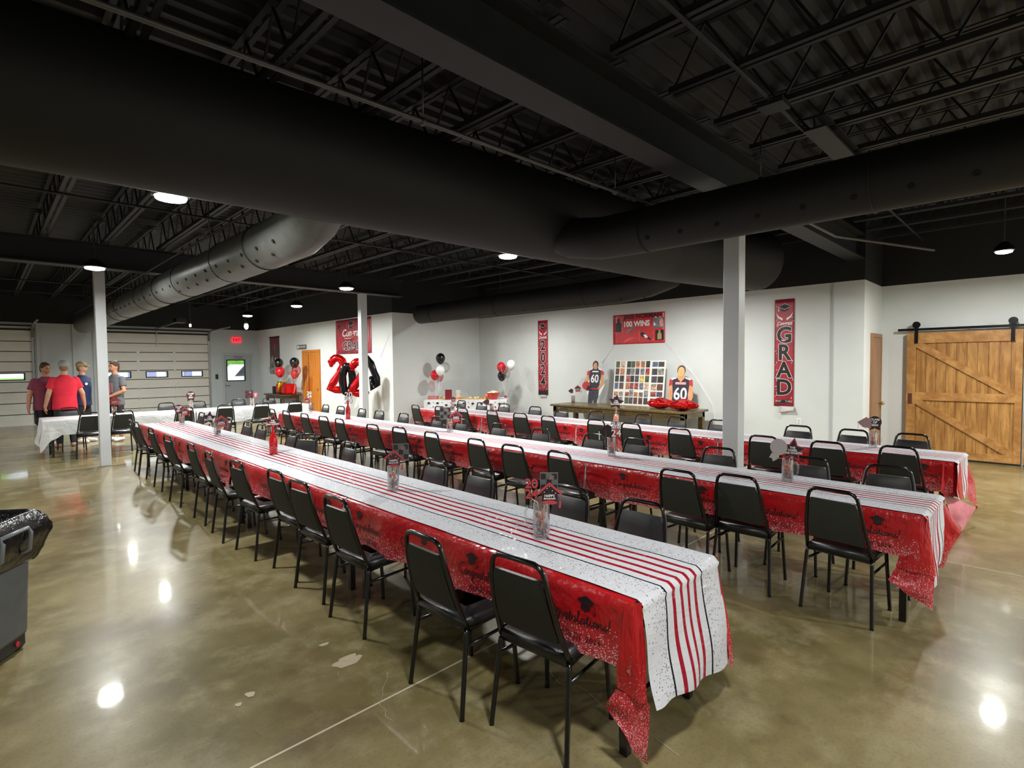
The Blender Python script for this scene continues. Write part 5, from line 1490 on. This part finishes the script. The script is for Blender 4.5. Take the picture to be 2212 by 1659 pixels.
# farthest row
p = tabletop_at(1886, 966); vessel('mug', p, .18, 'glass mug with handle at the near end of the farthest row', math.radians(-50))
pick('triangle', 1868, 912, p, .18, .15, 'pinkish cap card with tassel in the nearest mug of the farthest row'); pick('circle', 1890, 913, p, .18, .16, 'round dark CLASS OF 2024 card beside the brown door')
p = tabletop_at(1331, 914); vessel('clear_bottle', p, .24, 'clear bottle filled with pink candy on the farthest row')
pick('star', 1331, 869, p, .24, .2, 'maroon star card above the clear bottle on the farthest row', 0, M_card)
p = tabletop_at(1062, 890); vessel('jar', p, .17, 'small clear jar below the red bowl on the farthest row')
pick('triangle', 1050, 868, p, .17, .15, 'dark maroon card in the small jar below the red bowl', 0, M_card)
p = tabletop_at(978, 887); vessel('jar', p, .18, 'small clear jar at the far end of the farthest row')
pick('cap', 979, 862, p, .17, .13, 'small cap card in the farthest jar of the farthest row', 0, M_card)
# white tables
p = tabletop_at(247, 898); vessel('jar', p, .19, 'clear jar right of the left white column')
pick('cap', 247, 866, p, .19, .2, 'red cap card in the jar right of the left white column', 0, M_cardr)
p = onz(413, 886, ZT); p = (p.x, p.y, ZT); vessel('jar', p, .19, 'clear jar in the middle of the white covered tables')
pick('circle', 412, 855, p, .19, .22, 'round CLASS OF 2024 card on the white covered tables', 0, M_card)
p = onz(545, 878, ZT); p = (p.x, p.y, ZT); vessel('jar', p, .2, 'clear jar at the right end of the white covered tables')
pick('square', 538, 852, p, .2, .2, 'maroon square card in front of the grey exit door', .3, M_card); pick('circle', 552, 853, p, .2, .12, 'small rosy round card right of the maroon square card', 0, M_cardr)
p = onx(1238, 866, 9.95); p = (p.x, p.y, .782); vessel('jar', p, .2, 'clear jar at the left end of the wooden console table')
pick('cap', 1248, 839, p, .2, .17, 'dark cap card in the jar on the wooden console table'); pick('triangle', 1233, 844, p, .2, .13, 'maroon card left of the cap card on the console table', 0, M_card)
# clear plastic scraps lying on the table ends
# ================================================================ TRASH CAN
tc = thing('trash_can', 'grey plastic trash can with black bag liner at the left edge', 'trash can', (-.10, 4.43, 0), math.radians(56.5))
def rrect(w, d, r, n=5):
    out = []
    for cx, cy, a0 in ((w-r, d-r, 0), (-w+r, d-r, 90), (-w+r, -d+r, 180), (w-r, -d+r, 270)):
        for i in range(n+1): a = math.radians(a0+90*i/n); out.append((cx+r*math.cos(a), cy+r*math.sin(a)))
    return out
def loft(m, secs, mi=0, caps=(True, True)):
    n = len(secs[0]); vs = [p for s in secs for p in s]; fs = []
    for i in range(len(secs)-1):
        for j in range(n): fs.append((i*n+j, i*n+(j+1) % n, (i+1)*n+(j+1) % n, (i+1)*n+j))
    if caps[0]: fs.append(tuple(range(n))[::-1])
    if caps[1]: fs.append(tuple((len(secs)-1)*n+j for j in range(n)))
    m.add(vs, fs, mi)
m = MB(); secs = []
for z, s in ((.10,.86), (.12,.88), (.5,.94), (.74,.985), (.76,1.03), (.79,1.03)): secs.append([(x*s, y*s, z) for x, y in rrect(.25, .2, .05)])
loft(m, secs); m.build('can_body', M_bin, tc, smooth=True)
m = MB(); loft(m, [[(x*.84, y*.84, z) for x, y in rrect(.25, .2, .05)] for z in (.03, .105)]); m.build('dolly_base', mat('dark_dolly', (40,40,42), .5), tc, smooth=False)
for sx in (-1, 1):
    for sy in (-1, 1): MB().tube([(sx*.17-.015, sy*.13, .025), (sx*.17+.015, sy*.13, .025)], .025, 14).build('caster', M_gdark, tc, smooth=True)
MB().tube([(.10,-.172,.065), (.10,-.178,.065)], .016, 16).build('red_reflector', mat('reflector_red', (190,40,44), .3), tc)
m = MB(); secs = []
for i, (z, s) in enumerate(((.58,1.02), (.60,1.10), (.64,1.17), (.68,1.25), (.72,1.32), (.76,1.33), (.81,1.26), (.85,1.14), (.86,1.05), (.83,.97), (.76,.94), (.6,.88))):
    S_ = []
    for j, (x, y) in enumerate(rrect(.25, .2, .05, 24)):
        am = 1 if i < 9 else .4
        k = 1+am*(.035*noise.noise(Vector((x*16, y*16, z*7)))+.018*math.sin(j*1.25+2*math.sin(z*20))+.012*math.sin(j*.53+z*30))
        S_.append((x*s*k, y*s*k, z+(.035*noise.noise(Vector((x*9, y*9, 3)))-.02 if i < 3 else .022*noise.noise(Vector((x*14, y*14, 1))))))
    secs.append(S_)
loft(m, secs, caps=(False, False)); m.build('bag_liner', M_liner, tc, smooth=True, solid=.002)
MB().tube([(.06,-.21,.62), (.06,-.285,.66), (.06,-.295,.76), (.06,-.28,.79), (-.17,-.28,.79), (-.17,-.295,.76), (-.17,-.285,.66), (-.17,-.21,.62)], .012, 8).build('handle', mat('handle_grey', (120,124,128), .3), tc, smooth=True)
# ================================================================ PEOPLE
def remesh(mb, name, mats, parent, voxel, smooth_it=3, loc=None, pick_mat=None):
    me = bpy.data.meshes.new('tmp'); me.from_pydata([tuple(v) for v in mb.v], [], mb.f)
    o = bpy.data.objects.new('tmp', me); C.objects.link(o)
    r = o.modifiers.new('r', 'REMESH'); r.mode = 'VOXEL'; r.voxel_size = voxel; r.use_smooth_shade = True
    if smooth_it:
        s = o.modifiers.new('s', 'SMOOTH'); s.factor = .5; s.iterations = smooth_it
    dg = bpy.context.evaluated_depsgraph_get(); nm = bpy.data.meshes.new_from_object(o.evaluated_get(dg))
    bpy.data.objects.remove(o); bpy.data.meshes.remove(me)
    nm.name = name; nm.materials.clear()
    for m in (mats if isinstance(mats, (list, tuple)) else [mats]): nm.materials.append(m)
    for p in nm.polygons:
        p.use_smooth = True; p.material_index = pick_mat(p.center) if pick_mat else 0
    ob = bpy.data.objects.new(name, nm); C.objects.link(ob)
    if parent is not None: ob.parent = parent
    return ob
def limb(m, pts, rs, n=14):
    pts = [Vector(p) for p in pts]; P = []; Q = []
    for i in range(len(pts)-1):
        for k in range(4): P.append(pts[i].lerp(pts[i+1], k/4)); Q.append(lerp(rs[i], rs[i+1], k/4))
    P.append(pts[-1]); Q.append(rs[-1])
    m.tube(P, Q, n); m.ball(P[0], Q[0], n, 8); m.ball(P[-1], Q[-1], n, 8)
    for i in range(1, len(pts)-1): m.ball(pts[i], rs[i], n, 8)
def stack(m, secs, n=22):
    """closed stack of ellipses (z, cx, cy, rx, ry)"""
    vs = []; fs = []
    for (z, cx, cy, rx, ry) in secs:
        for j in range(n):
            a = 2*PI*j/n; c, s = math.cos(a), math.sin(a)
            vs.append((cx+rx*math.copysign(abs(c)**.85, c), cy+ry*math.copysign(abs(s)**.85, s), z))
    for i in range(len(secs)-1):
        for j in range(n): fs.append((i*n+j, i*n+(j+1) % n, (i+1)*n+(j+1) % n, (i+1)*n+j))
    fs.append(tuple(range(n))[::-1]); fs.append(tuple((len(secs)-1)*n+j for j in range(n)))
    m.add(vs, fs)
def hand(m, wrist, d, palm_n, side, s=1.):
    """wrist point, pointing direction d, palm normal, thumb side vector computed"""
    d = Vector(d).normalized(); n = Vector(palm_n); n = (n-d*n.dot(d)).normalized(); t = d.cross(n).normalized()*side
    w = Vector(wrist)
    for k, off in enumerate((-.027, -.009, .009, .027)):
        limb(m, [w+t*off*.6, w+t*off+d*.05, w+t*off+d*.09], [.017, .016, .013], 8)
        L = (.068, .075, .070, .055)[k]; b = w+t*off+d*.088
        limb(m, [b, b+d*L*.5+n*.008, b+d*L*.85+n*.026], [.0105, .0095, .008], 8)
    b = w-t*.03+d*.03
    limb(m, [b, b-t*.022+d*.03+n*.01, b-t*.026+d*.06+n*.02], [.013, .0115, .009], 8)
def person(label, loc, yaw, H, skin, shirt, hairm, arms, shorts=None, jeans=None, cap=None, build=1., head_yaw=0., shoe=None, hem=.86):
    s = H/1.8
    t = thing('person', label, 'person', loc, yaw); t.scale = (s, s, s)
    b = build
    m = MB()
    # torso
    stack(m, [(.84, .0, 0, .095*b, .145*b), (.95, .0, 0, .10*b, .148*b), (1.08, .005, 0, .105*b, .15*b), (1.25, .0, 0, .12*b, .175*b), (1.38, -.005, 0, .108*b, .175*b), (1.45, -.01, 0, .08, .13*b), (1.49, -.01, 0, .06, .09)])
    limb(m, [(-.01,0,1.44), (0,0,1.60)], [.068, .056])
    # head: skull, jaw, nose, ears
    hm = MB()
    hm.ball((.005,0,1.70), .1, 20, 14, sc=(.95,.78,1.15)); hm.ball((.045,0,1.645), .062, 14, 10, sc=(.9,.85,.8))
    hm.ball((.10,0,1.678), .016, 8, 6, sc=(1.1,.8,1.5)); hm.ball((.088,0,1.712), .02, 8, 6, sc=(.6,2.0,.5))
    for sy in (-1, 1): hm.ball((-.005, sy*.078, 1.688), .022, 8, 6, sc=(.8,.45,1.3))
    hm.ball((.088,0,1.638), .014, 8, 6, sc=(.7,1.7,.5))
    R_ = Matrix.Rotation(head_yaw, 3, 'Z')
    def hr(v): return R_ @ Vector(v)
    m.add([hr(v) for v in hm.v], hm.f)
    # legs
    for sy in (-1, 1):
        limb(m, [(0, sy*.085*b, .84), (.012, sy*.11, .50), (-.02, sy*.115, .10)], [.078*b, .058, .042])
        limb(m, [(-.03, sy*.115, .045), (.06, sy*.13, .035), (.15, sy*.14, .03)], [.04, .04, .032])
    # arms
    sm = MB()
    for side, (sh, el, wr, hd, pn) in arms.items():
        sy = 1 if side == 'L' else -1
        bb = 1+(b-1)*.6; limb(m, [(sh[0], sh[1]*.92, sh[2]-.012), el, wr], [.047*bb, .043*bb, .031]); hand(m, wr, hd, pn, -sy if hd[2] < -.5 else sy)
    remesh(m, 'body', skin, t, .0085, 2)
    # shirt with sleeves
    q = MB()
    stack(q, [(hem, .0, 0, .135*b, .185*b), (hem+.04, .0, 0, .135*b, .188*b), (1.08, .005, 0, .128*b, .175*b), (1.25, .0, 0, .138*b, .195*b), (1.38, -.005, 0, .128*b, .20*b), (1.44, -.01, 0, .105, .17*b), (1.485, -.01, 0, .088, .12), (1.515, -.008, 0, .074, .08), (1.53, -.006, 0, .068, .07)], 26)
    for side, (sh, el, wr, hd, pn) in arms.items():
        sh = Vector(sh); e = sh.lerp(Vector(el), .62)
        bb = 1+(b-1)*.6; sh = Vector((sh.x, sh.y*.93, sh.z-.004)); q.tube([sh, sh.lerp(e, .5), e], [.067*bb, .067*bb, .068*bb], 16); q.ball(sh, .067*bb, 14, 8)
    remesh(q, 'shirt', shirt, t, .012, 3)
    # trousers / shorts
    q = MB()
    stack(q, [(.80, 0, 0, .115*b, .165*b), (.90, 0, 0, .12*b, .170*b), (.99, 0, 0, .115*b, .162*b)])
    end = .48 if shorts else .07
    for sy in (-1, 1):
        if shorts: limb(q, [(0, sy*.085*b, .84), (.008, sy*.112, .56)], [.092*b, .088*b])
        else: limb(q, [(0, sy*.085*b, .84), (.012, sy*.112, .50), (-.018, sy*.118, .11)], [.090*b, .078, .062])
    remesh(q, 'shorts' if shorts else 'trousers', shorts or jeans, t, .014, 3)
    for sy in (-1, 1):
        q = MB(); limb(q, [(-.04, sy*.115, .052), (.06, sy*.13, .045), (.15, sy*.14, .038)], [.05, .048, .04])
        o = remesh(q, 'shoe', shoe or M_whp, t, .012, 2)
    # hair / cap
    q = MB()
    q.ball((-.012,0,1.735), .1, 20, 12, sc=(.98,.88,.95)); q.ball((-.045,0,1.69), .08, 14, 10, sc=(.8,.98,1.1))
    if cap:
        hh = MB(); hh.ball((-.03,0,1.685), .085, 16, 10, sc=(.85,.93,1.0)); hh.v = [tuple(hr(v)) for v in hh.v]
        remesh(hh, 'hair', hairm, t, .012, 1)
        cb, cr = cap
        c = MB(); c.ball((-.005,0,1.755), .112, 22, 12, sc=(1.0,.88,.78)); c.v = [tuple(hr(v)) for v in c.v if True]
        remesh(c, 'cap_crown', cb, t, .01, 1)
        c = MB(); pts = [(.07+.105*math.cos(a), .08*math.sin(a), 1.742-.012*math.cos(a)) for a in fr(-PI/2, PI/2, 12)]
        sgn = -1 if cr == 'back' else 1
        c.prism([hr((sgn*x, y, z)) for x, y, z in pts], (0,0,.008)); c.build('cap_brim', cb, t, bevel=.003)
    else:
        rh = random.Random(len(label))
        for i in range(40):
            a = rh.random()*6.28; e = rh.uniform(.5, 1.5); cc_ = math.cos(e)
            q.ball((-.012+.088*cc_*math.cos(a)*.95, .078*cc_*math.sin(a), 1.735+.088*math.sin(e)), rh.uniform(.014, .024), 8, 6)
        q.ball((.055,0,1.785), .04, 10, 8, sc=(.8,1.5,.6)); q.v = [tuple(hr(v)) for v in q.v]
        remesh(q, 'hair', hairm, t, .01, 1)
    for sy in (-1, 1):
        MB().ball(hr((.089, sy*.032, 1.70)), .0085, 8, 6).build('eye', M_ink, t, smooth=True)
        MB().tube([hr((.094, sy*.018, 1.720)), hr((.09, sy*.048, 1.721))], .004, 6).build('eyebrow', hairm, t, smooth=True)
    MB().tube([hr((.098, -.022, 1.634)), hr((.103, 0, 1.632)), hr((.098, .022, 1.634))], .0035, 6).build('mouth', mat('lips', (170,90,80), .5), t, smooth=True)
    return t
M_hairb = mat('dark_brown_hair', (62,40,28), .7, var=.3, vscale=80); M_hairl = mat('light_brown_hair', (140,104,68), .7, var=.3, vscale=80)
M_shA = mat('heather_maroon_shirt', (128,56,76), .85, var=.18, vscale=70); M_shB = mat('coral_red_shirt', (226,40,62), .85, var=.05, vscale=8, bump=.3, bscale=9)
M_shC = mat('navy_shirt', (34,46,84), .85, var=.12, vscale=60); M_shD = mat('heather_grey_shirt', (92,94,98), .85, var=.15, vscale=70)
M_bsh = mat('black_shorts', (28,24,28), .8); M_jeans = mat('dark_jeans', (40,46,52), .85, var=.2, vscale=30)
M_capg = mat('heather_grey_cap', (150,154,152), .8, var=.1, vscale=60); M_camo = mat('camo_cap', (150,134,96), .8, var=.55, vscale=26)
def down(sy, out=.06, fwd=.0, hx=.04):
    return ((-.01, sy*.205, 1.425), (-.02, sy*(.225+out*.6), 1.13), (.05+fwd, sy*(.235+out), .87), (.12, 0, -1), (0, -sy, 0))
pA = ony(101, 880, 15.75)
person('heavy set person in maroon t shirt and black shorts, leftmost of the group', (pA.x, 15.75, 0), math.radians(-72), 1.84, M_skin2, M_shA, M_hairb,
       {'L': down(1, .05), 'R': down(-1, .10)}, shorts=M_bsh, build=1.24, head_yaw=.25, hem=.80)
pB = ony(141, 880, 15.35)
person('person in red t shirt and backward light grey cap, back to the camera', (pB.x, 15.35, 0), math.radians(100), 1.88, M_skin, M_shB, M_hairl,
       {'L': down(1, .08), 'R': down(-1, .12, .02)}, jeans=M_jeans, cap=(M_capg, 'front'), build=1.14, head_yaw=-.2, hem=.80, shoe=mat('tan_shoe', (190,150,130), .6))
pC = ony(180, 880, 15.95)
c_ = person('person in navy t shirt and camouflage cap standing behind the red shirted person', (pC.x, 15.95, 0), math.radians(-38), 1.86, M_skin, M_shC, M_hairl,
       {'L': ((-.01, .205, 1.425), (-.12, .30, 1.17), (-.11, .12, .98), (0, -.8, -.4), (-1, 0, 0)), 'R': ((-.01, -.205, 1.425), (-.12, -.30, 1.17), (-.11, -.12, .98), (0, .8, -.4), (-1, 0, 0))},
       shorts=M_bsh, cap=(M_camo, 'front'), build=1.02, head_yaw=.15, hem=.84)
MB().prism([(.141, -.10+.035*math.cos(a)*1.3, 1.33+.03*math.sin(a)) for a in [2*PI*i/12 for i in range(12)]], (.006,0,0)).build('shirt_logo', M_whp, c_)
pD = ony(250, 880, 15.7)
d_ = person('person in grey t shirt with hands clasped, right of the left white column', (pD.x, 15.7, 0), math.radians(-148), 1.87, M_skin2, M_shD, M_hairb,
       {'L': ((-.01, .205, 1.425), (.02, .27, 1.15), (.22, .06, 1.02), (.5, -.9, -.1), (-.6, -.3, .6)), 'R': ((-.01, -.205, 1.425), (.02, -.27, 1.15), (.22, -.03, .98), (.5, .9, -.1), (-.6, .3, .6))},
       shorts=M_bsh, build=1.06, head_yaw=-.1, hem=.82)
m = MB()
for k in range(4): m.box(.142, -.10+.055*k, 1.06+.02*k, .147, -.072+.055*k, 1.34)
m.build('shirt_print', mat('pink_stripe_print', (206,130,140), .7), d_)
sc = bpy.context.scene
sc.view_settings.view_transform = 'Standard'; sc.view_settings.look = 'None'
sc.view_settings.exposure = 0.0; sc.view_settings.gamma = 1.0; sc.view_settings.use_curve_mapping = False
